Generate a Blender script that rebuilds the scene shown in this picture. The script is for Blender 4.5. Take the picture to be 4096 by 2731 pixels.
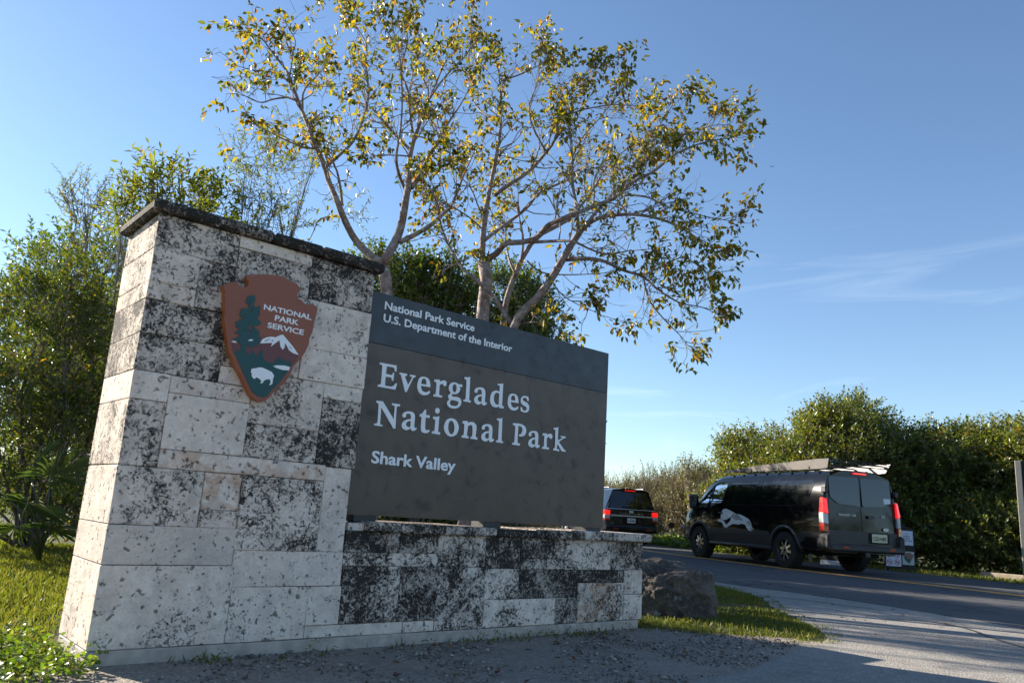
import bpy, bmesh, math, random
import numpy as np
from mathutils import Vector, Matrix, noise as mnoise

for o in list(bpy.data.objects):
    bpy.data.objects.remove(o)
scene = bpy.context.scene
COL = scene.collection
R = math.radians
rng = np.random.default_rng(7)
random.seed(7)

# ------------------------------------------------------------------ camera
FPX, PITCH, ROLL, WYAW = 3114.6, 0.218848, 0.062425, 0.707814
CAMH = 0.80
CX, CY = 2048.0, 1365.5
_f = np.array([0, math.cos(PITCH), math.sin(PITCH)])
_r0 = np.array([1.0, 0, 0]); _u0 = np.array([0, -math.sin(PITCH), math.cos(PITCH)])
_rt = math.cos(ROLL) * _r0 + math.sin(ROLL) * _u0
_up = -math.sin(ROLL) * _r0 + math.cos(ROLL) * _u0
CAM = np.array([0, 0, CAMH])
cam_d = bpy.data.cameras.new('camera')
cam = bpy.data.objects.new('camera', cam_d)
COL.objects.link(cam)
cam_d.sensor_width = 36.0
cam_d.lens = FPX / 4096.0 * 36.0
cam_d.clip_start = 0.05
cam_d.clip_end = 3000.0
M = Matrix(((_rt[0], _up[0], -_f[0], CAM[0]), (_rt[1], _up[1], -_f[1], CAM[1]), (_rt[2], _up[2], -_f[2], CAM[2]), (0, 0, 0, 1)))
cam.matrix_world = M
cam_d.dof.use_dof = True
cam_d.dof.focus_distance = 6.6
cam_d.dof.aperture_fstop = 4.5
scene.camera = cam

# ------------------------------------------------------------------ sky and sun
SUN_AZ, SUN_EL = 149.0, 23.0          # azimuth counted from +X towards +Y
sd = Vector((math.cos(R(SUN_AZ)) * math.cos(R(SUN_EL)), math.sin(R(SUN_AZ)) * math.cos(R(SUN_EL)), math.sin(R(SUN_EL))))
world = bpy.data.worlds.new('World'); scene.world = world
world.use_nodes = True
wn, wl = world.node_tree.nodes, world.node_tree.links
bg = wn['Background']
sky = wn.new('ShaderNodeTexSky')
sky.sky_type = 'NISHITA'
sky.sun_disc = False
sky.sun_elevation = R(SUN_EL)
sky.sun_rotation = R(90.0 - SUN_AZ)
sky.altitude = 0
sky.air_density = 1.0
sky.dust_density = 0.1
sky.ozone_density = 2.4
bg.inputs['Strength'].default_value = 0.06
tc = wn.new('ShaderNodeTexCoord')
mp = wn.new('ShaderNodeMapping'); mp.inputs['Scale'].default_value = (1.6, 1.6, 13.0); mp.inputs['Rotation'].default_value = (0.10, 0.05, 0)
nz = wn.new('ShaderNodeTexNoise'); nz.inputs['Scale'].default_value = 1.7; nz.inputs['Detail'].default_value = 9; nz.inputs['Roughness'].default_value = 0.62; nz.inputs['Distortion'].default_value = 0.7
rp = wn.new('ShaderNodeValToRGB'); rp.color_ramp.elements[0].position = 0.56; rp.color_ramp.elements[1].position = 0.86
sep = wn.new('ShaderNodeSeparateXYZ')
band = wn.new('ShaderNodeMapRange'); band.inputs['From Min'].default_value = 0.42; band.inputs['From Max'].default_value = 0.12
mul = wn.new('ShaderNodeMath'); mul.operation = 'MULTIPLY'
mul2 = wn.new('ShaderNodeMath'); mul2.operation = 'MULTIPLY'; mul2.inputs[1].default_value = 0.30
mixc = wn.new('ShaderNodeMix'); mixc.data_type = 'RGBA'; mixc.inputs[7].default_value = (8.5, 8.8, 9.4, 1)
wl.new(tc.outputs['Generated'], mp.inputs['Vector']); wl.new(mp.outputs['Vector'], nz.inputs['Vector'])
wl.new(nz.outputs['Fac'], rp.inputs['Fac']); wl.new(tc.outputs['Generated'], sep.inputs['Vector'])
wl.new(sep.outputs['Z'], band.inputs['Value']); wl.new(rp.outputs['Color'], mul.inputs[0]); wl.new(band.outputs['Result'], mul.inputs[1])
wl.new(mul.outputs[0], mul2.inputs[0]); wl.new(mul2.outputs[0], mixc.inputs[0]); tint = wn.new('ShaderNodeMix'); tint.data_type = 'RGBA'; tint.blend_type = 'MULTIPLY'; tint.inputs[0].default_value = 1.0; tint.inputs[7].default_value = (0.90, 0.94, 0.99, 1)
wl.new(sky.outputs['Color'], tint.inputs[6]); wl.new(tint.outputs[2], mixc.inputs[6])
wl.new(mixc.outputs[2], bg.inputs['Color'])

sun_d = bpy.data.lights.new('sun', 'SUN')
sun_d.energy = 4.0
sun_d.angle = R(0.53)
sun_d.color = (1.0, 0.90, 0.76)
sun = bpy.data.objects.new('sun', sun_d); COL.objects.link(sun)
sun.rotation_mode = 'QUATERNION'
sun.rotation_quaternion = sd.to_track_quat('Z', 'Y')
sun.location = sd * 60

vs = scene.view_settings
vs.view_transform = 'Standard'; vs.look = 'None'; vs.exposure = 1.78; vs.gamma = 1.0; vs.use_curve_mapping = False

# ------------------------------------------------------------------ photo pixel -> place
def ray(px):
    return _f + (px[0] - CX) / FPX * _rt - (px[1] - CY) / FPX * _up
def gnd(px, z=0.0):
    d = ray(px); return CAM + d * ((z - CAMH) / d[2])
def at(px, y):
    d = ray(px); return CAM + d * (y / d[1])
WT = np.array([math.cos(WYAW), math.sin(WYAW), 0]); WN = np.array([-math.sin(WYAW), math.cos(WYAW), 0])
WO = gnd((334, 2660))
def wall_uz(px, off=0.0):
    d = ray(px); P0 = WO + WN * off
    p = CAM + d * (((P0 - CAM) @ WN) / (d @ WN))
    return (float((p - WO) @ WT), float(p[2]))
def sm(a, b, x):
    x = np.clip((x - a) / (b - a), 0, 1); return x * x * (3 - 2 * x)
def hgt(x, y):
    return 0.05 * sm(4.5, 7.2, 0.93 * np.asarray(x) + 0.36 * np.asarray(y))

# ------------------------------------------------------------------ mesh helpers
class MB:
    def __init__(s): s.v = []; s.f = []
    def add(s, vs_, fs):
        n = len(s.v); s.v += [tuple(map(float, q)) for q in vs_]; s.f += [tuple(n + i for i in f) for f in fs]; return s
    def box(s, x0, x1, y0, y1, z0, z1):
        return s.add([(x0, y0, z0), (x1, y0, z0), (x1, y1, z0), (x0, y1, z0), (x0, y0, z1), (x1, y0, z1), (x1, y1, z1), (x0, y1, z1)],
                     [(0, 3, 2, 1), (4, 5, 6, 7), (0, 1, 5, 4), (1, 2, 6, 5), (2, 3, 7, 6), (3, 0, 4, 7)])
    def tube(s, pts, rad, n=6, cap=True):
        pts = [Vector(p) for p in pts]
        if not hasattr(rad, '__len__'): rad = [rad] * len(pts)
        rings = []; prev = None
        for i, p in enumerate(pts):
            d = (pts[min(i + 1, len(pts) - 1)] - pts[max(i - 1, 0)])
            if d.length < 1e-9: d = Vector((0, 0, 1))
            d.normalize()
            if prev is None:
                a = Vector((0, 0, 1)) if abs(d.z) < .9 else Vector((1, 0, 0))
                x = d.cross(a).normalized()
            else:
                x = (prev - d * prev.dot(d))
                x = x.normalized() if x.length > 1e-6 else d.orthogonal().normalized()
            prev = x; y = d.cross(x)
            rings.append([p + (x * math.cos(2 * math.pi * k / n) + y * math.sin(2 * math.pi * k / n)) * rad[i] for k in range(n)])
        vs_ = [q for r_ in rings for q in r_]; fs = []
        for i in range(len(pts) - 1):
            for k in range(n):
                a = i * n + k; b = i * n + (k + 1) % n
                fs.append((a, b, b + n, a + n))
        if cap:
            fs.append(tuple(range(n - 1, -1, -1))); fs.append(tuple((len(pts) - 1) * n + k for k in range(n)))
        return s.add(vs_, fs)
    def lathe(s, prof, n, mat=None):          # prof (r, h) round local Y axis
        vs_ = []; fs = []
        for r_, h in prof:
            for k in range(n):
                a = 2 * math.pi * k / n
                vs_.append((r_ * math.cos(a), h, r_ * math.sin(a)))
        m = len(prof)
        for i in range(m - 1):
            for k in range(n):
                a = i * n + k; b = i * n + (k + 1) % n
                fs.append((a, b, b + n, a + n))
        if mat is not None: vs_ = [mat @ Vector(q) for q in vs_]
        return s.add(vs_, fs)
    def prism(s, poly, o, ex, ey, t):         # convex/concave polygon (ngon) extruded by t along ex x ey
        o, ex, ey = Vector(o), Vector(ex), Vector(ey); nz_ = ex.cross(ey).normalized()
        n = len(poly)
        a = [o + ex * p[0] + ey * p[1] for p in poly]; b = [q + nz_ * t for q in a]
        return s.add(a + b, [tuple(range(n - 1, -1, -1)), tuple(range(n, 2 * n))] + [(i, (i + 1) % n, n + (i + 1) % n, n + i) for i in range(n)])
    def mesh(s, name):
        m = bpy.data.meshes.new(name); m.from_pydata(s.v, [], s.f); m.update(); return m
    def build(s, name, mat, parent=None, smooth=False, bevel=0.0):
        m = s.mesh(name)
        bm = bmesh.new(); bm.from_mesh(m)
        bmesh.ops.recalc_face_normals(bm, faces=bm.faces)
        if bevel:
            bmesh.ops.bevel(bm, geom=[e for e in bm.edges if e.calc_face_angle(0) > 0.5], offset=bevel, segments=1, affect='EDGES', clamp_overlap=True)
        bm.to_mesh(m); bm.free()
        return mk(name, m, mat, parent, smooth)

def mk(name, m, mat, parent=None, smooth=False):
    o = bpy.data.objects.new(name, m); COL.objects.link(o)
    if mat is not None:
        m.materials.clear(); m.materials.append(mat)
    if smooth:
        m.polygons.foreach_set('use_smooth', np.ones(len(m.polygons), bool))
    if parent is not None: o.parent = parent
    return o
def tag(o, label, cat=None, group=None, kind=None):
    o['label'] = label
    if cat: o['category'] = cat
    if group: o['group'] = group
    if kind: o['kind'] = kind
    return o
def empty(name, loc, rz=0.0):
    o = bpy.data.objects.new(name, None); COL.objects.link(o)
    o.location = loc; o.rotation_euler = (0, 0, rz); o.empty_display_size = 0.2
    return o
def autosmooth(o, ang=35):
    m = o.data
    bm = bmesh.new(); bm.from_mesh(m)
    for f in bm.faces: f.smooth = True
    for e in bm.edges: e.smooth = e.calc_face_angle(0) < R(ang)
    bm.to_mesh(m); bm.free()
def crom(cont, k=4):
    """contour of (x,y) corners and (x,y,1) smooth points -> polyline"""
    n = len(cont); out = []
    P = [np.array(c[:2], float) for c in cont]; S = [len(c) > 2 for c in cont]
    tan = []
    for i in range(n):
        tan.append((P[(i + 1) % n] - P[i - 1]) * 0.5 if S[i] else None)
    for i in range(n):
        j = (i + 1) % n; a, b = P[i], P[j]
        if not S[i] and not S[j]: out.append(a); continue
        L = np.linalg.norm(b - a)
        def lim(tv):
            l = np.linalg.norm(tv); return tv * min(1, L * 1.1 / l) if l > 1e-9 else tv
        ta = lim(tan[i]) if S[i] else (b - a) * .6
        tb = lim(tan[j]) if S[j] else (b - a) * .6
        for q in range(k):
            t = q / k; t2, t3 = t * t, t * t * t
            out.append((2 * t3 - 3 * t2 + 1) * a + (t3 - 2 * t2 + t) * ta + (-2 * t3 + 3 * t2) * b + (t3 - t2) * tb)
    return out
def fill2d(conts, thick):
    """2D contours (holes allowed) -> mesh in XY, thickness along Z from 0"""
    c = bpy.data.curves.new('tmp', 'CURVE'); c.dimensions = '2D'; c.fill_mode = 'BOTH'; c.extrude = thick / 2
    for ct in conts:
        s = c.splines.new('POLY'); s.points.add(len(ct) - 1)
        s.points.foreach_set('co', np.array([(q[0], q[1], 0, 1) for q in ct], dtype=np.float32).ravel())
        s.use_cyclic_u = True
    return _curve_mesh(c, thick / 2)
def _curve_mesh(c, dz):
    o = bpy.data.objects.new('tmp', c); COL.objects.link(o)
    dg = bpy.context.evaluated_depsgraph_get(); dg.update()
    m = bpy.data.meshes.new_from_object(o.evaluated_get(dg))
    bpy.data.objects.remove(o); bpy.data.curves.remove(c)
    m.transform(Matrix.Translation((0, 0, dz)))
    return m
def text2d(body, width=None, cap=None, thick=0.003, bold=0.0, spacing=1.0, align='LEFT'):
    c = bpy.data.curves.new('tmp', 'FONT'); c.body = body; c.extrude = thick / 2; c.offset = bold; c.space_character = spacing; c.resolution_u = 3
    m = _curve_mesh(c, thick / 2)
    co = np.empty(len(m.vertices) * 3, np.float32); m.vertices.foreach_get('co', co); co = co.reshape(-1, 3)
    x0, x1 = co[:, 0].min(), co[:, 0].max()
    caph = 0.729
    sy = cap / caph if cap else 1.0
    sx = width / (x1 - x0) if width else sy
    sz = 1.0
    co[:, 0] = (co[:, 0] - x0) * sx; co[:, 1] *= sy
    if align == 'CENTER': co[:, 0] -= (co[:, 0].max()) / 2
    m.vertices.foreach_set('co', co.ravel()); m.update()
    return m
def place(m, o, ex, ey):
    o, ex, ey = Vector(o), Vector(ex), Vector(ey); ez = ex.cross(ey)
    m.transform(Matrix(((ex.x, ey.x, ez.x, o.x), (ex.y, ey.y, ez.y, o.y), (ex.z, ey.z, ez.z, o.z), (0, 0, 0, 1))))
    return m

# ------------------------------------------------------------------ materials
class NT:
    def __init__(s, name):
        s.m = bpy.data.materials.new(name); s.m.use_nodes = True
        s.t = s.m.node_tree; s.N = s.t.nodes; s.b = s.N['Principled BSDF']; s.out = s.N['Material Output']
    def n(s, typ, **kw):
        x = s.N.new(typ)
        for k, v in kw.items():
            if k in x.inputs.keys(): x.inputs[k].default_value = v
            else: setattr(x, k, v)
        return x
    def l(s, a, b): s.t.links.new(a, b)
    def noise(s, scale, vec=None, detail=4, rough=.55, dist=0.0):
        x = s.n('ShaderNodeTexNoise'); x.inputs['Scale'].default_value = scale; x.inputs['Detail'].default_value = detail
        x.inputs['Roughness'].default_value = rough; x.inputs['Distortion'].default_value = dist
        if vec is not None: s.l(vec, x.inputs['Vector'])
        return x.outputs['Fac']
    def ramp(s, fac, stops):
        x = s.n('ShaderNodeValToRGB'); e = x.color_ramp.elements
        while len(e) < len(stops): e.new(0.5)
        for i, (p, c) in enumerate(stops):
            e[i].position = p; e[i].color = c if len(c) == 4 else (*c, 1)
        s.l(fac, x.inputs['Fac']); return x.outputs['Color']
    def mix(s, fac, a, b, typ='MIX'):
        x = s.n('ShaderNodeMix', data_type='RGBA', blend_type=typ)
        for sock, v in ((x.inputs[0], fac), (x.inputs[6], a), (x.inputs[7], b)):
            if isinstance(v, (int, float)): sock.default_value = v
            elif isinstance(v, tuple): sock.default_value = v if len(v) == 4 else (*v, 1)
            else: s.l(v, sock)
        return x.outputs[2]
    def math(s, op, a, b=0.0, clamp=False):
        x = s.n('ShaderNodeMath', operation=op); x.use_clamp = clamp
        for i, v in enumerate((a, b)):
            if isinstance(v, (int, float)): x.inputs[i].default_value = v
            else: s.l(v, x.inputs[i])
        return x.outputs[0]
    def bump(s, h, strength=.3, dist=.01):
        x = s.n('ShaderNodeBump'); x.inputs['Strength'].default_value = strength; x.inputs['Distance'].default_value = dist
        s.l(h, x.inputs['Height']); s.l(x.outputs['Normal'], s.b.inputs['Normal']); return x
    def obj(s): return s.n('ShaderNodeTexCoord').outputs['Object']

def simple(name, col, rough=.5, metal=0.0, var=.12, scale=18.0, spec=.5, coat=0.0, bump=0.0, emit=None):
    t = NT(name); f = t.noise(scale, t.obj(), 5)
    a = tuple(max(0, c * (1 - var)) for c in col); b = tuple(min(1, c * (1 + var)) for c in col)
    t.l(t.ramp(f, [(.3, a), (.7, b)]), t.b.inputs['Base Color'])
    r_ = t.n('ShaderNodeMapRange'); r_.inputs['To Min'].default_value = max(0, rough * .8); r_.inputs['To Max'].default_value = min(1, rough * 1.2)
    t.l(f, r_.inputs['Value']); t.l(r_.outputs['Result'], t.b.inputs['Roughness'])
    t.b.inputs['Metallic'].default_value = metal; t.b.inputs['Specular IOR Level'].default_value = spec
    t.b.inputs['Coat Weight'].default_value = coat; t.b.inputs['Coat Roughness'].default_value = .03
    if bump: t.bump(f, bump, .004)
    if emit: t.b.inputs['Emission Color'].default_value = (*emit[:3], 1); t.b.inputs['Emission Strength'].default_value = emit[3]
    return t.m

def stone_mat(name, dark=False):
    """weathered coral limestone; object colour: R stain, G warm tint, B brightness"""
    t = NT(name); info = t.n('ShaderNodeObjectInfo'); co = t.obj()
    va = t.n('ShaderNodeVectorMath', operation='SCALE'); va.inputs[0].default_value = (37.0, 91.0, 53.0)
    t.l(info.outputs['Random'], va.inputs['Scale'])
    vb = t.n('ShaderNodeVectorMath', operation='ADD'); t.l(co, vb.inputs[0]); t.l(va.outputs[0], vb.inputs[1]); P = vb.outputs[0]
    sep_ = t.n('ShaderNodeSeparateColor'); t.l(info.outputs['Color'], sep_.inputs['Color'])
    st, wm, br = sep_.outputs['Red'], sep_.outputs['Green'], sep_.outputs['Blue']
    big = t.noise(5.0, P, 4, .55, .6); mid = t.noise(33.0, P, 6, .66, 1.1); fine = t.noise(95.0, P, 5, .7)
    pit = t.n('ShaderNodeTexVoronoi'); pit.inputs['Scale'].default_value = 42.0; t.l(P, pit.inputs['Vector'])
    # base
    c0 = t.mix(t.ramp(mid, [(.35, (0, 0, 0)), (.7, (1, 1, 1))]), (.75, .635, .535), (.91, .80, .695))
    c1 = t.mix(t.math('MULTIPLY', wm, t.ramp(t.noise(9, P, 5, .6, .8), [(.42, (0, 0, 0)), (.62, (1, 1, 1))])), c0, (.50, .29, .17))
    g = t.n('ShaderNodeMix', data_type='RGBA', blend_type='MULTIPLY'); g.inputs[0].default_value = 1.0
    t.l(c1, g.inputs[6]); t.l(br, g.inputs[7]); c1 = g.outputs[2]
    # grey film
    c2 = t.mix(t.math('MULTIPLY', t.ramp(t.noise(6.5, P, 5, .6, .4), [(.46, (0, 0, 0)), (.72, (1, 1, 1))]), .42), c1, (.34, .315, .295))
    # soft brown-grey weathering everywhere, stronger on stained stones
    soft = t.math('MULTIPLY', t.ramp(t.noise(13, P, 7, .68, .6), [(.40, (0, 0, 0)), (.66, (1, 1, 1))]), t.math('ADD', .12, t.math('MULTIPLY', st, .40)))
    c2 = t.mix(soft, c2, (.29, .235, .185))
    # black mould in blotches: threshold falls as stain grows
    s1 = t.math('ADD', t.math('MULTIPLY', mid, .62), t.math('MULTIPLY', fine, .38))
    s2 = t.math('ADD', s1, t.math('MULTIPLY', t.math('SUBTRACT', big, .5), .34))
    s2 = t.math('ADD', s2, t.math('MULTIPLY', t.math('SUBTRACT', t.noise(3.2, co, 5, .6, .5), .5), .28))
    thr = t.math('SUBTRACT', .640, t.math('MULTIPLY', st, .25))
    msk = t.math('MULTIPLY', t.math('SUBTRACT', s2, thr), 11.0, clamp=True)
    pits = t.math('MULTIPLY', t.math('SUBTRACT', t.math('SUBTRACT', t.noise(30, P, 3, .5, .5), t.math('MULTIPLY', pit.outputs['Distance'], .25)), t.math('SUBTRACT', .500, t.math('MULTIPLY', st, .045))), 12.0, clamp=True)
    pits = t.math('MULTIPLY', pits, .75)
    allm = t.math('MAXIMUM', msk, pits)
    black = t.mix(fine, (.008, .0075, .007), (.032, .028, .024))
    c3 = t.mix(t.math('MULTIPLY', allm, .97), c2, black)
    t.l(c3, t.b.inputs['Base Color'])
    t.b.inputs['Roughness'].default_value = .9; t.b.inputs['Specular IOR Level'].default_value = .2
    hh = t.math('SUBTRACT', t.math('ADD', t.math('MULTIPLY', mid, .5), t.math('MULTIPLY', fine, .5)), t.math('MULTIPLY', allm, .75))
    t.bump(hh, .75, .012)
    return t.m

def leaf_mat(name, stops, rough=.42, trans=.45, spec=.5, tcol=1.25):
    t = NT(name); geo = t.n('ShaderNodeNewGeometry')
    col = t.ramp(geo.outputs['Random Per Island'], stops)
    v = t.noise(1.3, t.obj(), 3)
    hs = t.n('ShaderNodeHueSaturation'); t.l(col, hs.inputs['Color'])
    mr = t.n('ShaderNodeMapRange'); mr.inputs['To Min'].default_value = .78; mr.inputs['To Max'].default_value = 1.2; t.l(v, mr.inputs['Value']); t.l(mr.outputs['Result'], hs.inputs['Value'])
    col = hs.outputs['Color']
    t.l(col, t.b.inputs['Base Color']); t.b.inputs['Roughness'].default_value = rough; t.b.inputs['Specular IOR Level'].default_value = spec
    tr = t.n('ShaderNodeBsdfTranslucent')
    tint = t.n('ShaderNodeMix', data_type='RGBA', blend_type='MULTIPLY'); tint.inputs[0].default_value = 1.0; tint.inputs[7].default_value = (1.25 * tcol, 1.25 * tcol, .55, 1)
    t.l(col, tint.inputs[6]); t.l(tint.outputs[2], tr.inputs['Color'])
    mx = t.n('ShaderNodeMixShader'); mx.inputs[0].default_value = trans
    t.l(t.b.outputs[0], mx.inputs[1]); t.l(tr.outputs[0], mx.inputs[2]); t.l(mx.outputs[0], t.out.inputs['Surface'])
    return t.m

def bark_mat(name, a, b, patch=None, scale=9):
    t = NT(name); co = t.obj()
    n1 = t.noise(scale, co, 6, .6, .5); n2 = t.noise(scale * 4, co, 5, .65)
    c = t.mix(t.ramp(n1, [(.38, (0, 0, 0)), (.62, (1, 1, 1))]), a, b)
    if patch: c = t.mix(t.ramp(t.noise(scale * 1.8, co, 4, .55, .8), [(.58, (0, 0, 0)), (.66, (1, 1, 1))]), c, patch)
    c = t.mix(t.ramp(n2, [(.3, (.35, .35, .35)), (.6, (1, 1, 1))]), (0, 0, 0), c, 'MIX') if False else c
    t.l(c, t.b.inputs['Base Color']); t.b.inputs['Roughness'].default_value = .82; t.bump(n2, .6, .01)
    return t.m

MAT = {}
MAT['stone'] = stone_mat('coral_stone')
MAT['concrete'] = simple('concrete', (.42, .37, .315), .9, var=.22, scale=14, bump=.3)
MAT['mortar'] = simple('mortar', (.10, .095, .09), .95, var=.3, scale=30)
# ------------------------------------------------------------------ ground, road, drive
def ground_mat():
    t = NT('ground_soil_grass'); co = t.obj()
    a = t.noise(.35, co, 6, .6, .3); b = t.noise(4.5, co, 6, .65); c = t.noise(60, co, 4, .6)
    g = t.mix(t.ramp(b, [(.35, (0, 0, 0)), (.65, (1, 1, 1))]), (.040, .052, .014), (.070, .080, .022))
    s = t.mix(c, (.08, .062, .042), (.15, .12, .085))
    col = t.mix(t.ramp(a, [(.48, (0, 0, 0)), (.68, (.7, .7, .7))]), g, s)
    t.l(col, t.b.inputs['Base Color']); t.b.inputs['Roughness'].default_value = .95; t.b.inputs['Specular IOR Level'].default_value = .15
    t.bump(t.math('ADD', t.math('MULTIPLY', b, .6), t.math('MULTIPLY', c, .4)), .8, .03)
    return t.m
def asphalt_mat(name, a, b, agg, crack=.0):
    t = NT(name); co = t.obj()
    big = t.noise(.55, co, 5, .6, .4); mid = t.noise(6, co, 5, .6)
    v = t.n('ShaderNodeTexVoronoi'); v.inputs['Scale'].default_value = 90.0; t.l(co, v.inputs['Vector'])
    sp = t.n('ShaderNodeSeparateColor'); t.l(v.outputs['Color'], sp.inputs['Color'])
    base = t.mix(t.ramp(big, [(.3, (0, 0, 0)), (.7, (1, 1, 1))]), a, b)
    base = t.mix(t.math('MULTIPLY', t.ramp(sp.outputs['Red'], [(.55, (0, 0, 0)), (.95, (1, 1, 1))]), .55), base, agg)
    base = t.mix(t.math('MULTIPLY', t.ramp(mid, [(.3, (1, 1, 1)), (.5, (0, 0, 0))]), .35), base, tuple(x * .5 for x in a))
    if crack:
        mpn = t.n('ShaderNodeMapping'); mpn.inputs['Scale'].default_value = (1, .28, 1); mpn.inputs['Rotation'].default_value = (0, 0, -.35); t.l(co, mpn.inputs['Vector'])
        dn = t.n('ShaderNodeTexNoise'); dn.inputs['Scale'].default_value = 1.6; dn.inputs['Detail'].default_value = 6; t.l(mpn.outputs[0], dn.inputs['Vector'])
        vm = t.n('ShaderNodeMix', data_type='VECTOR'); vm.inputs[0].default_value = .45; t.l(mpn.outputs[0], vm.inputs[4]); t.l(dn.outputs['Color'], vm.inputs[5])
        vc = t.n('ShaderNodeTexVoronoi', feature='DISTANCE_TO_EDGE'); vc.inputs['Scale'].default_value = .85; t.l(vm.outputs[1], vc.inputs['Vector'])
        cm = t.math('MULTIPLY', t.ramp(vc.outputs['Distance'], [(.0, (1, 1, 1)), (.012, (0, 0, 0))]), crack)
        base = t.mix(cm, base, (.012, .012, .013))
    t.l(base, t.b.inputs['Base Color']); t.b.inputs['Roughness'].default_value = .86; t.b.inputs['Specular IOR Level'].default_value = .35
    t.bump(t.math('SUBTRACT', 1.0, v.outputs['Distance']), .55, .008)
    return t.m
MAT['ground'] = ground_mat()
MAT['road'] = asphalt_mat('road_asphalt', (.055, .056, .060), (.075, .075, .079), (.15, .15, .155), .8)
MAT['drive'] = asphalt_mat('pale_drive_asphalt', (.20, .185, .165), (.27, .25, .225), (.48, .45, .405), .0)
MAT['gravel'] = asphalt_mat('fine_gravel', (.20, .165, .13), (.28, .235, .19), (.50, .44, .37), .0)
MAT['yellow'] = simple('worn_yellow_paint', (.66, .31, .05), .8, var=.35, scale=9, bump=.2)

# base ground: one sheet to the horizon, fine near the sign
def ground_sheet():
    xs = np.concatenate([[-900, -300, -120, -60, -40], np.arange(-30, 30.1, 1.0), [40, 60, 120, 300, 900]])
    ys = np.concatenate([[-900, -300, -100, -40], np.arange(-20, 50.1, 1.0), [60, 90, 150, 300, 1200]])
    X, Y = np.meshgrid(xs, ys); Z = hgt(X, Y) - 0.012
    near = (np.abs(X) < 28) & (Y < 48) & (Y > -18)
    V = np.stack([X, Y, Z], -1).reshape(-1, 3); n = len(xs)
    F = [(j * n + i, j * n + i + 1, (j + 1) * n + i + 1, (j + 1) * n + i) for j in range(len(ys) - 1) for i in range(n - 1)]
    m = bpy.data.meshes.new('ground'); m.from_pydata(V.tolist(), [], F); m.update()
    o = mk('ground', m, MAT['ground'], smooth=True); tag(o, 'flat grassy ground', kind='structure'); return o
ground_sheet()

def resample(pts, n):
    p = np.array(pts, float); d = np.concatenate([[0], np.cumsum(np.linalg.norm(np.diff(p, axis=0), axis=1))])
    # smooth (Catmull-Rom) resampling
    t = np.linspace(0, d[-1], n); out = []
    for q in t:
        i = min(max(np.searchsorted(d, q) - 1, 0), len(p) - 2); u = (q - d[i]) / (d[i + 1] - d[i])
        p0, p1, p2, p3 = p[max(i - 1, 0)], p[i], p[i + 1], p[min(i + 2, len(p) - 1)]
        out.append(.5 * ((2 * p1) + (-p0 + p2) * u + (2 * p0 - 5 * p1 + 4 * p2 - p3) * u * u + (-p0 + 3 * p1 - 3 * p2 + p3) * u ** 3))
    return np.array(out)
def strip(name, A, B, off, mat, n=60, k=8, jag=0.0, skirt=True):
    a = resample(A, n); b = resample(B, n)
    if jag:
        for arr, ph in ((a, 0.0), (b, 9.0)):
            for i in range(n):
                w = mnoise.noise(Vector((i * .9 + ph, ph, 0))) + .6 * mnoise.noise(Vector((i * 2.3 + ph, ph, 3)))
                arr[i] += jag * w
    V = []; F = []
    for i in range(n):
        for j in range(k + 1):
            q = a[i] * (1 - j / k) + b[i] * j / k
            V.append((q[0], q[1], float(hgt(q[0], q[1])) + off))
    for i in range(n - 1):
        for j in range(k):
            c = i * (k + 1) + j; F.append((c, c + 1, c + k + 2, c + k + 1))
    if skirt:
        for j0 in (0, k):
            base = len(V)
            for i in range(n):
                v = V[i * (k + 1) + j0]; V.append((v[0], v[1], v[2] - .03))
            for i in range(n - 1):
                F.append((i * (k + 1) + j0, (i + 1) * (k + 1) + j0, base + i + 1, base + i))
    m = bpy.data.meshes.new(name); m.from_pydata(V, [], F); m.update()
    bm = bmesh.new(); bm.from_mesh(m); bmesh.ops.recalc_face_normals(bm, faces=bm.faces); bm.to_mesh(m); bm.free()
    return mk(name, m, mat)
NEAR = [(6.0, -9), (5.75, -2), (5.45, 3), (5.25, 6), (5.02, 7.74), (4.78, 8.7), (4.4, 9.55), (3.98, 10.3), (3.4, 11.1), (2.95, 12.1), (2.48, 13.83), (1.75, 17), (0.95, 20.5), (-.2, 25), (-1.8, 31), (-4.2, 40), (-8, 52), (-16, 75)]
FAR = [(18.5, -9), (16.6, -2), (15, 5), (13.4, 10), (12.2, 13.2), (11.0, 16.2), (9.7, 19.0), (8.35, 21.8), (7.15, 24.5), (6.2, 27.3), (5.2, 30.8), (3.9, 35.5), (2.0, 42), (-1.5, 52), (-9, 75)]
road = strip('road', NEAR, FAR, 0.0, MAT['road'], n=110, k=8, jag=.025); tag(road, 'dark asphalt road', kind='structure')
YEL = [(14.0, 0), (11.6, 6.0), (9.75, 9.9), (8.35, 12.7), (7.15, 15.1), (6.02, 17.3), (4.93, 20.4), (4.2, 22.8), (3.45, 25.5), (2.55, 29), (1.3, 34), (-1.0, 42), (-5, 54)]
yl = np.array(resample(YEL, 120)); tn = np.gradient(yl, axis=0); tn /= np.linalg.norm(tn, axis=1)[:, None]; nn = np.stack([tn[:, 1], -tn[:, 0]], 1)
cl = strip('centre_line', (yl - nn * .17).tolist(), (yl + nn * .17).tolist(), 0.004, MAT['yellow'], n=200, k=1, skirt=False); tag(cl, 'worn yellow centre line painted on the road', kind='structure')
DL = [(2.55, 13.3), (2.78, 11.6), (3.06, 10.4), (3.12, 9.6), (2.95, 8.6), (2.86, 7.6), (2.78, 6.95), (2.52, 6.28), (1.99, 5.6), (1.47, 4.84), (1.1, 4.45), (.3, 3.4), (-.7, 2.0), (-3.0, -1), (-8, -6)]
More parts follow.
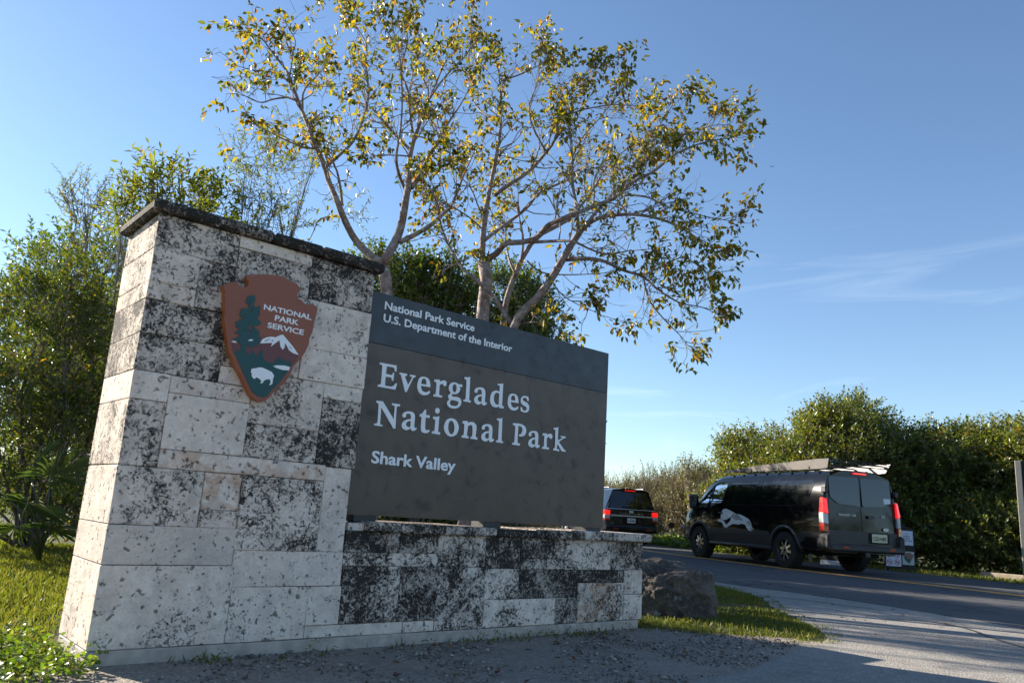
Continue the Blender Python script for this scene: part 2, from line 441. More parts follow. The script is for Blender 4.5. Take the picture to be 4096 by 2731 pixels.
DR = [(2.6, 13.4), (2.97, 12.02), (3.3, 11.3), (3.75, 10.6), (4.1, 10.1), (4.42, 9.5), (4.72, 8.8), (4.95, 8.0), (5.1, 7.2), (5.22, 6.3), (5.3, 5.2), (5.42, 3.6), (5.6, 1.0), (5.8, -3), (6.0, -8)]
dr = strip('drive_apron', DL, DR, -0.004, MAT['drive'], n=150, k=8, jag=.075); LOT = strip('bounce_lot', [(-8, -6), (-12, -11), (-18, -17)], [(6.0, -8), (5.5, -14), (4, -20)], -.006, MAT['drive'], n=30, k=8, skirt=False); tag(LOT, 'unseen pale lot added behind the viewer to bounce sunlight', kind='structure')  # lot is added out of view: pale ground bouncing warm light onto the wall
tag(dr, 'pale worn asphalt drive apron beside the road', kind='structure')
GW = [tuple((WO + WT * u + WN * -.005)[:2]) for u in (4.05, 3.6, 3.0, 2.4, 1.8, 1.2, .6, .1)] + [(-2.3, 3.2), (-3.2, 1.5), (-4.5, -3)]
GD = [(2.62, 6.45), (2.55, 6.1), (2.2, 5.6), (1.85, 5.1), (1.5, 4.65), (1.25, 4.4), (.85, 3.8), (.4, 3.2), (-.4, 2.1), (-1.4, .3), (-2.2, -3)]
gr = strip('gravel_path', GW, GD, -0.008, MAT['gravel'], n=70, k=8, jag=.03, skirt=False); tag(gr, 'fine grey gravel strip in front of the sign wall', kind='structure')

# dark repair seams on the drive
MAT['tar'] = simple('tar', (.022, .022, .024), .55, var=.2, scale=20)
def seam(pxs, w, nm):
    p = resample([gnd(q)[:2] for q in pxs], 40); t_ = np.gradient(p, axis=0); t_ /= np.linalg.norm(t_, axis=1)[:, None]; n_ = np.stack([t_[:, 1], -t_[:, 0]], 1)
    ww = w * (1 + .5 * np.array([mnoise.noise(Vector((i * .7, w * 99, 0))) for i in range(40)]))[:, None]
    ww[0] *= .2; ww[-1] *= .1
    o = strip('tar_seam', (p - n_ * ww).tolist(), (p + n_ * ww).tolist(), .0, MAT['tar'], n=60, k=1, skirt=False); tag(o, nm, kind='structure')
seam([(3010, 2398), (3110, 2402), (3260, 2420), (3400, 2440), (3500, 2454)], .016, 'dark tar seam across the drive')
seam([(3560, 2492), (3700, 2502), (3850, 2528), (4000, 2578), (4096, 2605)], .018, 'dark tar seam curving across the drive')

# ------------------------------------------------------------------ stone sign wall
wall = empty('stone_sign_wall', tuple(WO), WYAW)
tag(wall, 'weathered coral stone sign wall with a tall pillar and a low base', 'stone wall')
DEP = .56
core = MB().box(.03, 1.29, .03, DEP - .02, .03, 2.24).box(1.29, 3.99, .03, DEP - .02, .03, .66).build('masonry_core', MAT['mortar'], wall)
pl = MB().box(0.0, 3.975, -.004, DEP - .01, -.25, .058).build('plinth', MAT['concrete'], wall, bevel=.006)
def stone(u0, u1, z0, z1, st=.5, warm=.15, br=.9, y0=None, y1=.07, proud=None, name='stone', bev=.0035):
    g = .0014
    pr = random.uniform(-.004, .005) if proud is None else proud
    if u0 == 0 and y0 is None:        # corner stone: turns round the pillar end
        b = MB().prism([(.001, -pr), (u1 - g, -pr), (u1 - g, y1), (.07, y1), (.07, DEP), (.001, DEP)], (0, 0, z0 + g), (1, 0, 0), (0, 1, 0), z1 - z0 - 2 * g)
    else:
        b = MB().box(u0 + g, u1 - g, (-pr if y0 is None else y0), y1, z0 + g, z1 - g)
    o = b.build(name, MAT['stone'], wall, bevel=bev)
    # chipped, slightly uneven corners
    for v in o.data.vertices:
        v.co += Vector((random.uniform(-1, 1), random.uniform(-1, 1), random.uniform(-1, 1))) * .0016
    o.color = (st, warm, br, 1)
    return o
PIL = [(0, .44, 2.05, 2.24, .58, .1, .95), (.44, .885, 2.17, 2.24, .30, .1, 1.0), (.44, .885, 1.97, 2.17, .56, .1, .95), (.885, 1.318, 1.975, 2.24, .78, .05, .85),
 (0, .245, 1.87, 2.05, .52, .1, 1.0), (.245, .44, 1.78, 2.05, .72, .05, .9), (0, .245, 1.775, 1.87, .46, .3, 1.0), (0, .43, 1.595, 1.775, .74, .05, .9), (0, .43, 1.40, 1.595, .70, .05, .92),
 (.44, .885, 1.685, 1.97, .5, .1, .95), (.43, .885, 1.495, 1.685, .45, .2, 1.0), (.43, .62, 1.40, 1.495, .2, .2, 1.05),
 (.885, 1.32, 1.685, 1.975, .26, .1, 1.05), (.885, 1.322, 1.495, 1.685, .24, .12, 1.08), (1.055, 1.316, 1.405, 1.495, .10, .1, 1.1), (.62, 1.055, 1.205, 1.495, .52, .12, .95), (1.055, 1.316, 1.01, 1.405, .78, .05, .88),
 (0, .185, 1.255, 1.40, .12, .15, 1.05), (.185, .62, 1.31, 1.40, .36, .2, 1.0), (.185, .62, 1.02, 1.31, .12, .1, 1.0), (0, .185, .925, 1.255, .45, .1, .95), (.62, 1.055, 1.02, 1.205, .66, .12, 1.0),
 (.185, 1.12, .925, 1.02, .16, .6, 1.05), (1.12, 1.296, .53, 1.01, .22, .15, 1.05), (0, .43, .64, .925, .44, .12, 1.0), (.43, .635, .73, .925, .10, .95, 1.05), (.43, .635, .64, .73, .38, .3, 1.05), (.635, 1.12, .53, .925, .54, .12, 1.08),
 (0, .64, .45, .64, .10, .05, .88), (.64, 1.30, .34, .53, .12, .08, 1.0), (0, .655, .06, .45, .26, .15, 1.05), (.655, 1.10, .06, .34, .34, .1, 1.08), (1.10, 1.31, .128, .34, .16, .12, 1.06), (1.10, 1.755, .06, .128, .24, .1, 1.0)]
BASE = [(1.30, 1.68, .53, .652, .82, .05, .7), (1.68, 1.975, .53, .652, .80, .05, .9), (1.30, 1.985, .45, .53, .62, .05, 1.1), (1.975, 2.38, .45, .652, .66, .05, 1.05), (2.38, 2.69, .44, .652, .92, .05, .95), (2.38, 2.69, .24, .44, .56, .1, 1.12),
 (1.31, 1.705, .128, .45, .76, .05, 1.1), (1.705, 1.99, .128, .45, .98, .05, .75), (1.99, 2.385, .06, .45, .72, .05, 1.05), (1.755, 1.99, .06, .128, .45, .05, 1.1), (2.385, 3.05, .06, .24, .36, .08, 1.1), (3.05, 3.278, .06, .24, .90, .05, .8),
 (2.69, 3.275, .24, .435, .88, .03, .7), (2.69, 3.13, .51, .652, .96, .05, .95), (2.69, 3.13, .435, .51, .74, .05, .95), (3.13, 3.63, .435, .652, .46, .05, 1.12), (3.63, 4.02, .435, .652, .70, .05, .85), (3.275, 3.80, .34, .435, .88, .03, .65),
 (3.278, 3.71, .06, .34, .48, .95, .95), (3.71, 3.80, .06, .34, .5, .1, 1.1), (3.80, 4.02, .25, .435, .36, .85, 1.0), (3.80, 4.02, .06, .25, .40, .2, 1.1)]
for s_ in PIL: stone(*s_)
for s_ in BASE: stone(*s_[:4], min(s_[4] + .03, .86), *s_[5:])
# end face of the pillar (sunlit) and the wall's far end
for (z0, z1, sx) in ((.06, .25, .4), (.25, .435, .6), (.435, .652, .6)):
    stone(3.945, 4.018, z0, z1, sx, .1, 1.0, y0=.0715, y1=DEP)
for (u0, u1, z0, z1) in ((.07, .7, .06, .6), (.7, 1.3, .06, .6), (.07, 1.3, .6, 1.2), (.07, .6, 1.2, 1.7), (.6, 1.3, 1.2, 1.7), (.07, 1.3, 1.7, 2.24), (1.3, 2.2, .06, .35), (2.2, 3.2, .06, .35), (3.2, 3.94, .06, .652), (1.3, 3.2, .35, .652)):
    stone(u0, u1, z0, z1, .5, .1, .95, y0=DEP - .02, y1=DEP + .01)
for (u0, u1, pr, st, h1) in ((-.045, .62, .045, 1.0, 2.305), (.62, .93, .05, 1.02, 2.303), (.93, 1.365, .045, .98, 2.308)):
    o = stone(u0, u1, 2.24, h1, st, .05, .55, y0=-pr, y1=DEP + .045, name='capstone', bev=.014)
for (u0, u1, pr, st, h1) in ((1.43, 1.66, .045, .75, .712), (1.66, 2.43, .05, .86, .711), (2.43, 2.885, .04, 1.0, .705), (2.885, 3.28, .06, .82, .712), (3.28, 4.068, .06, .62, .718)):
    o = stone(u0, u1, .652, h1, st, .05, .95, y0=-pr, y1=DEP + .05, name='coping_stone', bev=.010)
stone(1.32, 1.43, .652, .70, .3, .05, 1.0, y0=.02, y1=DEP, name='coping_stone')

# ------------------------------------------------------------------ sign panel
def panel_mat(name, a, b):
    t = NT(name); co = t.obj()
    n1 = t.noise(2.2, co, 6, .62, .6); n2 = t.noise(11, co, 5, .6, .5); n3 = t.noise(120, co, 2)
    c = t.mix(t.ramp(n1, [(.35, (0, 0, 0)), (.7, (1, 1, 1))]), a, b)
    c = t.mix(t.math('MULTIPLY', t.ramp(n2, [(.56, (0, 0, 0)), (.70, (1, 1, 1))]), .6), c, tuple(x * .35 for x in a))
    t.l(c, t.b.inputs['Base Color'])
    t.l(t.ramp(n2, [(.3, (.34, .34, .34)), (.7, (.5, .5, .5))]), t.b.inputs['Roughness'])
    t.bump(n3, .05, .001)
    return t.m
MAT['slate'] = panel_mat('slate_paint', (.027, .032, .038), (.038, .043, .050))
MAT['brown'] = panel_mat('brown_paint', (.080, .055, .038), (.103, .072, .051))
MAT['sign_white'] = simple('reflective_white_lettering', (.86, .87, .87), .45, var=.04, scale=6)
MAT['dark_metal'] = simple('dark_metal', (.03, .03, .03), .5, var=.2)
PO = .10
panel = empty('park_sign_panel', tuple(WO + WT * 2.4 + WN * .13 + np.array([0, 0, .71])), WYAW)
tag(panel, 'large slate and brown entrance sign panel with white park lettering above the stone base', 'sign')
PB = np.array([2.4, .13, .71])      # panel root in wall coordinates
def pp(u, y, z): return (u - PB[0], y - PB[1], z - PB[2])
def pbox(u0, u1, y0, y1, z0, z1, nm, mat, bev=.002):
    a, b = pp(u0, y0, z0), pp(u1, y1, z1)
    return MB().box(a[0], b[0], a[1], b[1], a[2], b[2]).build(nm, mat, panel, bevel=bev)
pbox(1.326, 3.640, PO, PO + .062, .745, 1.8195, 'brown_board', MAT['brown'])
pbox(1.326, 3.640, PO, PO + .062, 1.8205, 2.156, 'slate_board', MAT['slate'])
pbox(1.36, 3.6, PO + .064, PO + .10, .80, .86, 'rail', MAT['dark_metal']); pbox(1.36, 3.6, PO + .064, PO + .10, 1.9, 1.96, 'rail', MAT['dark_metal'])
for u in (1.40, 2.42, 3.46):
    pbox(u, u + .16, PO + .005, PO + .14, .705, .7435, 'foot', MAT['dark_metal'])
EXW, EYW = (1, 0, 0), (0, 0, 1)
def ptext(body, u, z, width, cap, bold, nm='lettering'):
    m = text2d(body, width, cap, .004, bold)
    place(m, pp(u, PO - .0005, z), EXW, EYW)
    o = mk(nm, m, MAT['sign_white'], panel); o['kind'] = 'stuff'; return o
ptext('National Park Service', 1.466, 2.056, .748, .053, .022)
ptext('U.S. Department of the Interior', 1.466, 1.972, 1.112, .053, .022)
ptext('Shark Valley', 1.479, 1.066, .660, .077, .024)
# serif title lettering: outlines drawn in photo pixels, moved onto the panel plane
GA = lambda q: (1480 + q[0] * .284864, 1420 + q[1] * .284864)
GB = lambda q: (1480 + q[0] * .348639, 1580 + q[1] * .348639)
G = {}
G['E'] = (GA, [[(133,104),(370,147),(367,231),(345,228),(338,192,1),(318,172,1),(232,158),(218,264),(295,279,1),(312,268,1),(318,246),(336,249),(322,362),(302,360),(300,328,1),(288,315,1),(215,302),(207,415,1),(215,430,1),(300,440,1),(330,425,1),(356,393),(376,397),(352,486),(102,440),(107,414),(135,411,1),(150,395,1),(168,160,1),(160,138,1),(131,128)]])
G['v'] = (GA, [[(413,245),(518,264),(514,290),(495,292,1),(488,305,1),(530,420),(585,320,1),(588,306,1),(556,300),(560,274),(635,287),(632,312),(612,316,1),(600,328,1),(508,519),(488,517),(432,285,1),(426,275,1),(409,268)]])
G['e'] = (GA, [[(745,303,1),(800,318,1),(832,360,1),(843,430,1),(838,452),(712,428),(713,450,1),(730,500,1),(775,522,1),(810,512,1),(830,497),(840,520),(815,550,1),(760,563,1),(705,545,1),(670,495,1),(660,420,1),(680,340,1),(710,310,1)],[(713,402),(786,413),(790,398,1),(780,345,1),(752,330,1),(725,345,1)]])
G['r'] = (GA, [[(900,342),(975,346),(980,378),(1000,360,1),(1035,355,1),(1065,370,1),(1072,400,1),(1062,428,1),(1045,436,1),(1030,428,1),(1012,405,1),(985,410,1),(972,430),(966,548,1),(975,560,1),(1008,570),(1004,596),(883,577),(886,551),(905,550,1),(918,540,1),(930,400,1),(928,384,1),(918,378,1),(898,372)]])
G['g'] = (GA, [[(1292,414),(1288,450),(1252,440),(1262,470,1),(1250,515,1),(1215,543,1),(1165,548,1),(1150,546,1),(1142,565,1),(1160,582,1),(1220,588,1),(1262,610,1),(1277,655,1),(1262,710,1),(1220,742,1),(1160,748,1),(1105,728,1),(1078,685,1),(1085,645,1),(1110,622,1),(1095,595,1),(1100,560,1),(1130,530,1),(1108,495,1),(1103,450,1),(1120,405,1),(1160,383,1),(1200,385,1),(1225,400,1),(1250,410,1)],[(1180,408,1),(1205,420,1),(1213,465,1),(1203,510,1),(1180,522,1),(1160,505,1),(1154,465,1),(1160,425,1)],[(1140,630,1),(1200,640,1),(1232,655,1),(1238,680,1),(1215,710,1),(1165,713,1),(1125,695,1),(1118,660,1)]])
G['l'] = (GA, [[(1325,308),(1370,312,1),(1403,305),(1388,625,1),(1395,638,1),(1412,642),(1408,666),(1306,646),(1310,622),(1328,620,1),(1338,610,1),(1352,355,1),(1345,340,1),(1322,334)]])
G['a'] = (GA, [[(1535,452,1),(1585,462,1),(1610,495,1),(1615,540,1),(1608,640,1),(1615,665,1),(1637,665),(1632,685,1),(1605,705,1),(1575,698,1),(1560,672,1),(1535,690,1),(1505,691,1),(1470,670,1),(1457,630,1),(1470,590,1),(1510,560,1),(1566,550),(1568,530,1),(1558,490,1),(1530,480,1),(1508,490,1),(1507,515,1),(1490,530,1),(1468,520,1),(1466,490,1),(1490,462,1)],[(1565,575),(1562,645,1),(1540,655,1),(1515,640,1),(1508,615,1),(1525,585,1)]])
G['d'] = (GA, [[(1792,400),(1830,404,1),(1866,397),(1850,690,1),(1853,712,1),(1873,718),(1870,747),(1812,742),(1806,715),(1790,728,1),(1755,732,1),(1710,710,1),(1685,660,1),(1685,590,1),(1708,525,1),(1750,498,1),(1785,500,1),(1813,514),(1818,445,1),(1810,428,1),(1790,424)],[(1811,540),(1804,690),(1790,695,1),(1760,685,1),(1738,645,1),(1735,590,1),(1752,540,1),(1780,527,1)]])
G['s'] = (GA, [[(2220,590),(2224,642),(2205,640,1),(2195,610,1),(2170,598,1),(2145,605,1),(2140,625,1),(2150,640,1),(2200,670,1),(2226,705,1),(2230,750,1),(2215,790,1),(2180,806,1),(2140,798,1),(2112,782),(2112,728),(2130,732),(2140,765,1),(2165,780,1),(2190,770,1),(2195,745,1),(2180,722,1),(2135,695,1),(2115,660,1),(2115,615,1),(2135,582,1),(2165,572,1),(2195,578,1)]])
G['N'] = (GB, [[(70,62),(145,72),(268,275),(282,130,1),(276,120,1),(248,115),(250,92),(342,106),(340,128),(315,128,1),(302,140,1),(287,383),(264,382),(125,140),(112,325,1),(118,338,1),(140,340),(138,358),(42,345),(44,325),(70,322,1),(82,310,1),(95,110,1),(85,92,1),(66,84)]])
G['t'] = (GB, [[(625,166),(642,168),(638,225),(683,233),(680,262),(635,256),(628,375,1),(638,400,1),(660,400,1),(675,396),(678,412,1),(655,432,1),(620,434,1),(590,418,1),(580,385,1),(588,248),(566,244),(568,218),(598,205,1)]])
G['i'] = (GB, [[(720,244),(760,248,1),(792,240),(778,410,1),(784,422,1),(802,427),(798,452),(706,438),(709,414),(728,411,1),(736,400,1),(745,290,1),(740,278,1),(720,272)],[(770+26*math.cos(a),179+33*math.sin(a)) for a in np.linspace(0,2*math.pi,17)[:-1]]])
G['o'] = (GB, [[(930,264,1),(985,290,1),(1012,350,1),(1010,400,1),(985,452,1),(930,474,1),(880,455,1),(848,400,1),(848,345,1),(875,285,1)],[(930,292,1),(957,320,1),(966,380,1),(955,430,1),(928,448,1),(903,425,1),(893,370,1),(903,310,1)]])
G['n'] = (GB, [[(1060,295),(1118,297),(1122,322),(1145,308,1),(1180,310,1),(1210,335,1),(1218,375,1),(1208,470,1),(1214,482,1),(1229,485),(1226,510),(1150,498),(1152,475),(1168,472,1),(1174,390,1),(1168,350,1),(1150,342,1),(1120,355),(1108,455,1),(1113,468,1),(1129,472),(1126,496),(1047,484),(1050,462),(1066,458,1),(1072,448,1),(1080,340,1),(1076,328,1),(1058,322)]])
G['P'] = (GB, [[(1638,320),(1720,328,1),(1770,355,1),(1788,400,1),(1780,445,1),(1752,470,1),(1710,474),(1703,455),(1730,440,1),(1745,405,1),(1738,370,1),(1715,355,1),(1698,353),(1688,540,1),(1695,550,1),(1716,553),(1713,578),(1626,566),(1628,545),(1645,542,1),(1653,530,1),(1663,365,1),(1655,348,1),(1635,343)]])
G['k'] = (GB, [[(2106,372),(2130,374,1),(2156,366),(2150,520),(2200,492,1),(2203,484,1),(2182,478),(2184,466),(2240,475),(2238,492),(2215,497,1),(2162,535),(2225,625,1),(2240,632),(2238,648),(2195,642),(2145,558),(2140,610,1),(2147,618,1),(2168,622),(2165,642),(2098,630),(2100,610),(2112,607,1),(2118,598,1),(2124,410,1),(2120,398,1),(2104,392)]])
def glyph(ch, ref=None, to=None):
    fn, cs = G[ch]
    sh = np.zeros(2)
    if ref is not None: sh = np.array(wall_uz(to, PO)) - np.array(wall_uz(fn(ref), PO))
    return [[np.array(wall_uz(fn(q), PO)) + sh for q in crom(c)] for c in cs]
def title(letters):
    for L in letters:
        cs = glyph(*L)
        m = fill2d(cs, .004); place(m, pp(0, PO - .0005, 0), EXW, EYW)
        mk('letter', m, MAT['sign_white'], panel)
title([('E',), ('v',), ('e',), ('r',), ('g',), ('l',), ('a',), ('d',), ('e', (745, 303), GA((1998, 540))), ('s',)])
title([('N',), ('a', (1535, 452), GB((437, 186))), ('t',), ('i',), ('o',), ('n',), ('a', (1535, 452), GB((1336, 331))), ('l', (1325, 308), GB((1455, 266))),
       ('P',), ('a', (1535, 452), GB((1868, 409))), ('r', (900, 342), GB((1976, 438))), ('k',)])

# ------------------------------------------------------------------ arrowhead emblem
MAT['emb_brown'] = simple('emblem_brown', (.27, .090, .052), .6, var=.05, scale=40, bump=.05)
MAT['emb_edge'] = simple('emblem_edge_orange', (.38, .115, .03), .6, var=.15, scale=20)
MAT['emb_green'] = simple('emblem_green', (.010, .070, .070), .55, var=.06, scale=30)
MAT['emb_purple'] = simple('emblem_purple', (.15, .052, .050), .55, var=.06, scale=30)
MAT['emb_white'] = simple('emblem_white', (.84, .85, .86), .5, var=.04, scale=30)
EO = -.055
emb = empty('arrowhead_emblem', tuple(WO + WT * .67 + np.array([0, 0, 1.33]) + WN * (-.002)), WYAW)
tag(emb, 'brown arrowhead emblem with tree, mountain and white bison on the stone pillar', 'emblem')
GE = lambda q: (850 + q[0] * .363636, 1070 + q[1] * .363636)
def emap(c, off): return [np.array(wall_uz(GE(q), off)) - np.array([.67, 1.33]) for q in c]
PLATE = [(390,80),(470,76),(560,73),(665,80),(740,92),(800,102),(820,130),(860,155),(920,168),(945,200),(968,245),(962,262),(935,288),(930,315),(950,345),(985,360),(1010,395),(1060,405),(1110,405),(1155,440),(1150,490),(1130,560),(1110,640),(1100,710),(1065,780),(1060,840),(1020,930),(960,1010),(890,1090),(860,1160),(830,1210),(790,1280),(720,1320),(660,1385),(620,1435),(555,1475),(480,1455),(420,1400),(385,1330),(340,1230),(300,1150),(250,1080),(215,980),(190,930),(170,850),(160,760),(150,700),(138,620),(130,560),(145,480),(135,430),(145,380),(135,300),(142,255),(120,220),(125,188),(200,160),(265,158),(290,190),(340,220),(375,215),(395,195),(400,150),(370,110)]
pl_m = fill2d([emap(PLATE, EO)], .048); place(pl_m, (0, EO + .048 + .002, 0), EXW, EYW)
plate = mk('plate', pl_m, MAT['emb_brown'], emb)
pl_m.materials.append(MAT['emb_edge'])
for p in pl_m.polygons:
    if abs(p.normal.y) < .5: p.material_index = 1
def layer(nm, conts, off, mat, th=.0015):
    m = fill2d([emap(c, EO) for c in conts], th); place(m, (0, EO + .002 - off + th, 0), EXW, EYW); return mk(nm, m, mat, emb)
layer('mountain', [[(205,825),(300,848),(420,870),(500,845),(530,826),(620,825),(740,800),(770,742),(946,962),(915,1025),(880,1068),(840,1100),(640,1080),(300,1000),(255,965),(238,945),(215,890)]], .0018, MAT['emb_purple'])
layer('valley', [[(238,950),(262,905),(275,893),(285,940),(296,942),(308,860),(312,840),(375,850),(362,965),(392,932),(405,965),(450,910),(475,985),(540,900),(565,1020),(600,1035),(660,1052),(690,1020),(725,975),(745,1005),(765,1028),(785,1008),(800,1035),(822,1030),(840,1040),(852,1020),(868,1062),(835,1130),(800,1180),(745,1255),(690,1310),(630,1370),(605,1405),(555,1432),(495,1410),(430,1365),(395,1280),(350,1190),(305,1080),(265,990)]], .0036, MAT['emb_green'])
layer('conifer', [[(390,315),(455,305),(468,330),(465,375),(440,400),(460,430),(485,440),(510,418),(522,425),(515,470),(520,520),(490,540),(495,575),(530,600),(525,630),(460,645),(450,655),(500,690),(515,720),(505,760),(540,770),(520,800),(510,840),(470,860),(430,880),(400,872),(378,850),(312,850),(285,825),(255,805),(225,780),(275,765),(305,752),(280,728),(240,728),(265,700),(290,680),(270,660),(245,650),(270,632),(240,605),(265,590),(310,595),(290,570),(340,562),(300,535),(300,500),(310,460),(335,445),(375,455),(385,440),(405,440),(395,405),(365,385),(370,350)],
      [(425,450),(440,460),(432,495),(420,490)],[(345,515),(372,520),(365,535),(345,532)],[(400,630),(438,640),(425,655),(438,690),(420,688),(395,655)],[(395,690),(425,712),(410,725),(392,712)],[(330,685),(350,690),(340,700)],[(405,360),(418,365),(412,385),(404,380)]], .0054, MAT['emb_green'])
layer('snow_cap', [[(522,835),(545,790),(590,770),(640,760),(690,768),(745,742),(772,738),(800,770),(850,830),(890,880),(946,962),(880,940),(840,910),(815,860),(795,830),(790,880),(770,905),(745,870),(735,800),(690,830),(640,870),(655,830),(600,830)],[(565,806),(640,780),(610,800),(575,812)],[(640,808),(668,792),(662,812)],[(830,850),(870,890),(860,895)]], .0036, MAT['emb_white'])
layer('snow_patch', [[(203,818),(225,808),(250,808),(266,826),(235,826)]], .0036, MAT['emb_white'])
layer('snow_patch', [[(388,800),(412,790),(440,792),(436,806),(400,810)]], .0072, MAT['emb_white'])
layer('lake', [[(662,1085,1),(700,1075,1),(790,1078,1),(850,1095),(835,1132),(760,1125,1),(700,1105,1)]], .0054, MAT['emb_white'])
layer('bison', [[(425,1115),(450,1108),(475,1108),(500,1098),(545,1100),(600,1125),(650,1150),(672,1190),(660,1230),(655,1275),(635,1292),(618,1290),(635,1270),(630,1230),(590,1230),(560,1245),(545,1272),(520,1272),(535,1250),(515,1225),(480,1205),(460,1225),(445,1220),(425,1190),(430,1165),(418,1150)]], .0054, MAT['emb_white'])
for body, q0, q1, qt in (('NATIONAL', (562, 458), (1085, 576), (562, 398)), ('PARK', (683, 580), (946, 636), (690, 520)), ('SERVICE', (602, 660), (1000, 740), (607, 600))):
    a = np.array(wall_uz(GE(q0), EO)) - [.67, 1.33]; b = np.array(wall_uz(GE(q1), EO)) - [.67, 1.33]; t_ = np.array(wall_uz(GE(qt), EO)) - [.67, 1.33]
    ang = math.atan2(b[1] - a[1], b[0] - a[0]); ln = math.hypot(b[0] - a[0], b[1] - a[1])
    m = text2d(body, ln, abs(t_[1] - a[1]), .0015, .022)
    zz = (a[1] + b[1]) / 2
    place(m, (a[0], EO + .002, zz), EXW, EYW)
    mk('lettering', m, MAT['emb_white'], emb)
# ------------------------------------------------------------------ vegetation helpers
def nrm(a): return a / np.maximum(np.linalg.norm(a, axis=-1, keepdims=True), 1e-9)
def leaf_arrays(P, D, N, L, W, fold=.25, droop=.15, detail=False):
    P, D, N = map(np.asarray, (P, D, N)); n = len(P)
    D = nrm(D); S = nrm(np.cross(D, N)); N = np.cross(S, D)
    L = np.broadcast_to(L, n)[:, None]; W = np.broadcast_to(W, n)[:, None]
    if detail:
        v = np.stack([P, P + D * L * .33 + S * W * .46 + N * W * fold * .6, P + D * L * .7 + S * W * .36 + N * W * fold * .4 - N * L * droop * .4, P + D * L - N * L * droop,
                      P + D * L * .7 - S * W * .36 + N * W * fold * .4 - N * L * droop * .4, P + D * L * .33 - S * W * .46 + N * W * fold * .6], 1)
        tri = np.array([[0, 1, 2], [0, 2, 3], [0, 3, 4], [0, 4, 5]]); k = 6
    else:
        v = np.stack([P, P + D * L * .45 + S * W * .5 + N * W * fold * .5, P + D * L - N * L * droop, P + D * L * .45 - S * W * .5 + N * W * fold * .5], 1)
        tri = np.array([[0, 1, 2], [0, 2, 3]]); k = 4
    f = (tri[None] + (np.arange(n) * k)[:, None, None]).reshape(-1, 3)
    return v.reshape(-1, 3), f
def tri_mesh(name, V, F):
    m = bpy.data.meshes.new(name); m.vertices.add(len(V)); m.vertices.foreach_set('co', np.ascontiguousarray(V, np.float32).ravel())
    m.loops.add(len(F) * 3); m.loops.foreach_set('vertex_index', np.ascontiguousarray(F, np.int32).ravel())
    m.polygons.add(len(F)); m.polygons.foreach_set('loop_start', np.arange(len(F), dtype=np.int32) * 3); m.update(calc_edges=True)
    return m
def sticks(A, B, ra, rb, n=3):
    """many thin straight twigs as one array"""
    A, B = np.asarray(A, float), np.asarray(B, float); d = nrm(B - A)
    ref = np.where(np.abs(d[:, 2:3]) < .9, np.array([[0, 0, 1.]]), np.array([[1., 0, 0]])); x = nrm(np.cross(d, ref)); y = np.cross(d, x)
    ra = np.broadcast_to(ra, len(A))[:, None]; rb = np.broadcast_to(rb, len(A))[:, None]; V = []
    for c, r_ in ((A, ra), (B, rb)):
        for k in range(n):
            a = 2 * math.pi * k / n; V.append(c + (x * math.cos(a) + y * math.sin(a)) * r_)
    V = np.stack(V, 1)
    q = []
    for k in range(n):
        k2 = (k + 1) % n; q += [[k, k2, n + k2], [k, n + k2, n + k]]
    F = (np.array(q)[None] + (np.arange(len(A)) * 2 * n)[:, None, None]).reshape(-1, 3)
    return V.reshape(-1, 3), F
def join(parts):
    V, F, n = [], [], 0
    for v, f in parts:
        V.append(v); F.append(f + n); n += len(v)
    return np.concatenate(V), np.concatenate(F)
def rdir(n): return nrm(rng.normal(size=(n, 3)))

MAT['gl_leaf'] = leaf_mat('yellowing_leaf', [(.0, (.26, .09, .014)), (.08, (.36, .22, .02)), (.30, (.34, .26, .026)), (.55, (.21, .20, .026)), (.75, (.095, .115, .018)), (1, (.05, .07, .014))], .42, .46)
MAT['green_leaf'] = leaf_mat('dense_green_leaf', [(0, (.045, .085, .016)), (.5, (.075, .125, .022)), (.85, (.12, .16, .028)), (1, (.20, .20, .03))], .3, .38)
MAT['olive_leaf'] = leaf_mat('olive_leaf', [(0, (.26, .13, .02)), (.08, (.18, .18, .025)), (.5, (.105, .14, .028)), (1, (.17, .19, .036))], .32, .48)
MAT['left_leaf'] = leaf_mat('glossy_shade_leaf', [(0, (.30, .17, .015)), (.07, (.14, .16, .022)), (.5, (.065, .10, .02)), (1, (.11, .14, .026))], .25, .48)
MAT['hedge_leaf'] = leaf_mat('hedge_leaf', [(0, (.24, .09, .02)), (.07, (.19, .18, .026)), (.4, (.085, .12, .022)), (.8, (.13, .16, .03)), (1, (.19, .20, .045))], .34, .42)
MAT['scrub_leaf'] = leaf_mat('dry_scrub_leaf', [(0, (.23, .14, .04)), (.3, (.15, .14, .04)), (.65, (.09, .105, .03)), (1, (.20, .18, .08))], .5, .3)
MAT['grass'] = leaf_mat('grass_blade', [(0, (.24, .19, .06)), (.2, (.17, .175, .035)), (.6, (.10, .135, .022)), (1, (.16, .185, .03))], .55, .42)
MAT['lush'] = leaf_mat('lush_ground_leaf', [(0, (.09, .15, .018)), (.5, (.11, .19, .022)), (.85, (.17, .22, .03)), (1, (.28, .28, .10))], .4, .4)
MAT['palm'] = leaf_mat('palm_blade', [(0, (.05, .085, .03)), (1, (.08, .12, .045))], .4, .3)
MAT['gl_bark'] = bark_mat('peeling_pinkish_bark', (.16, .10, .085), (.29, .235, .215), (.40, .39, .36), 12)
MAT['twig'] = bark_mat('grey_twig', (.16, .135, .12), (.30, .265, .24), None, 20)
MAT['scrub_twig'] = bark_mat('pale_dry_twig', (.22, .18, .13), (.38, .33, .26), None, 14)
MAT['dark_bark'] = bark_mat('dark_bark', (.055, .045, .036), (.12, .10, .08), None, 14)

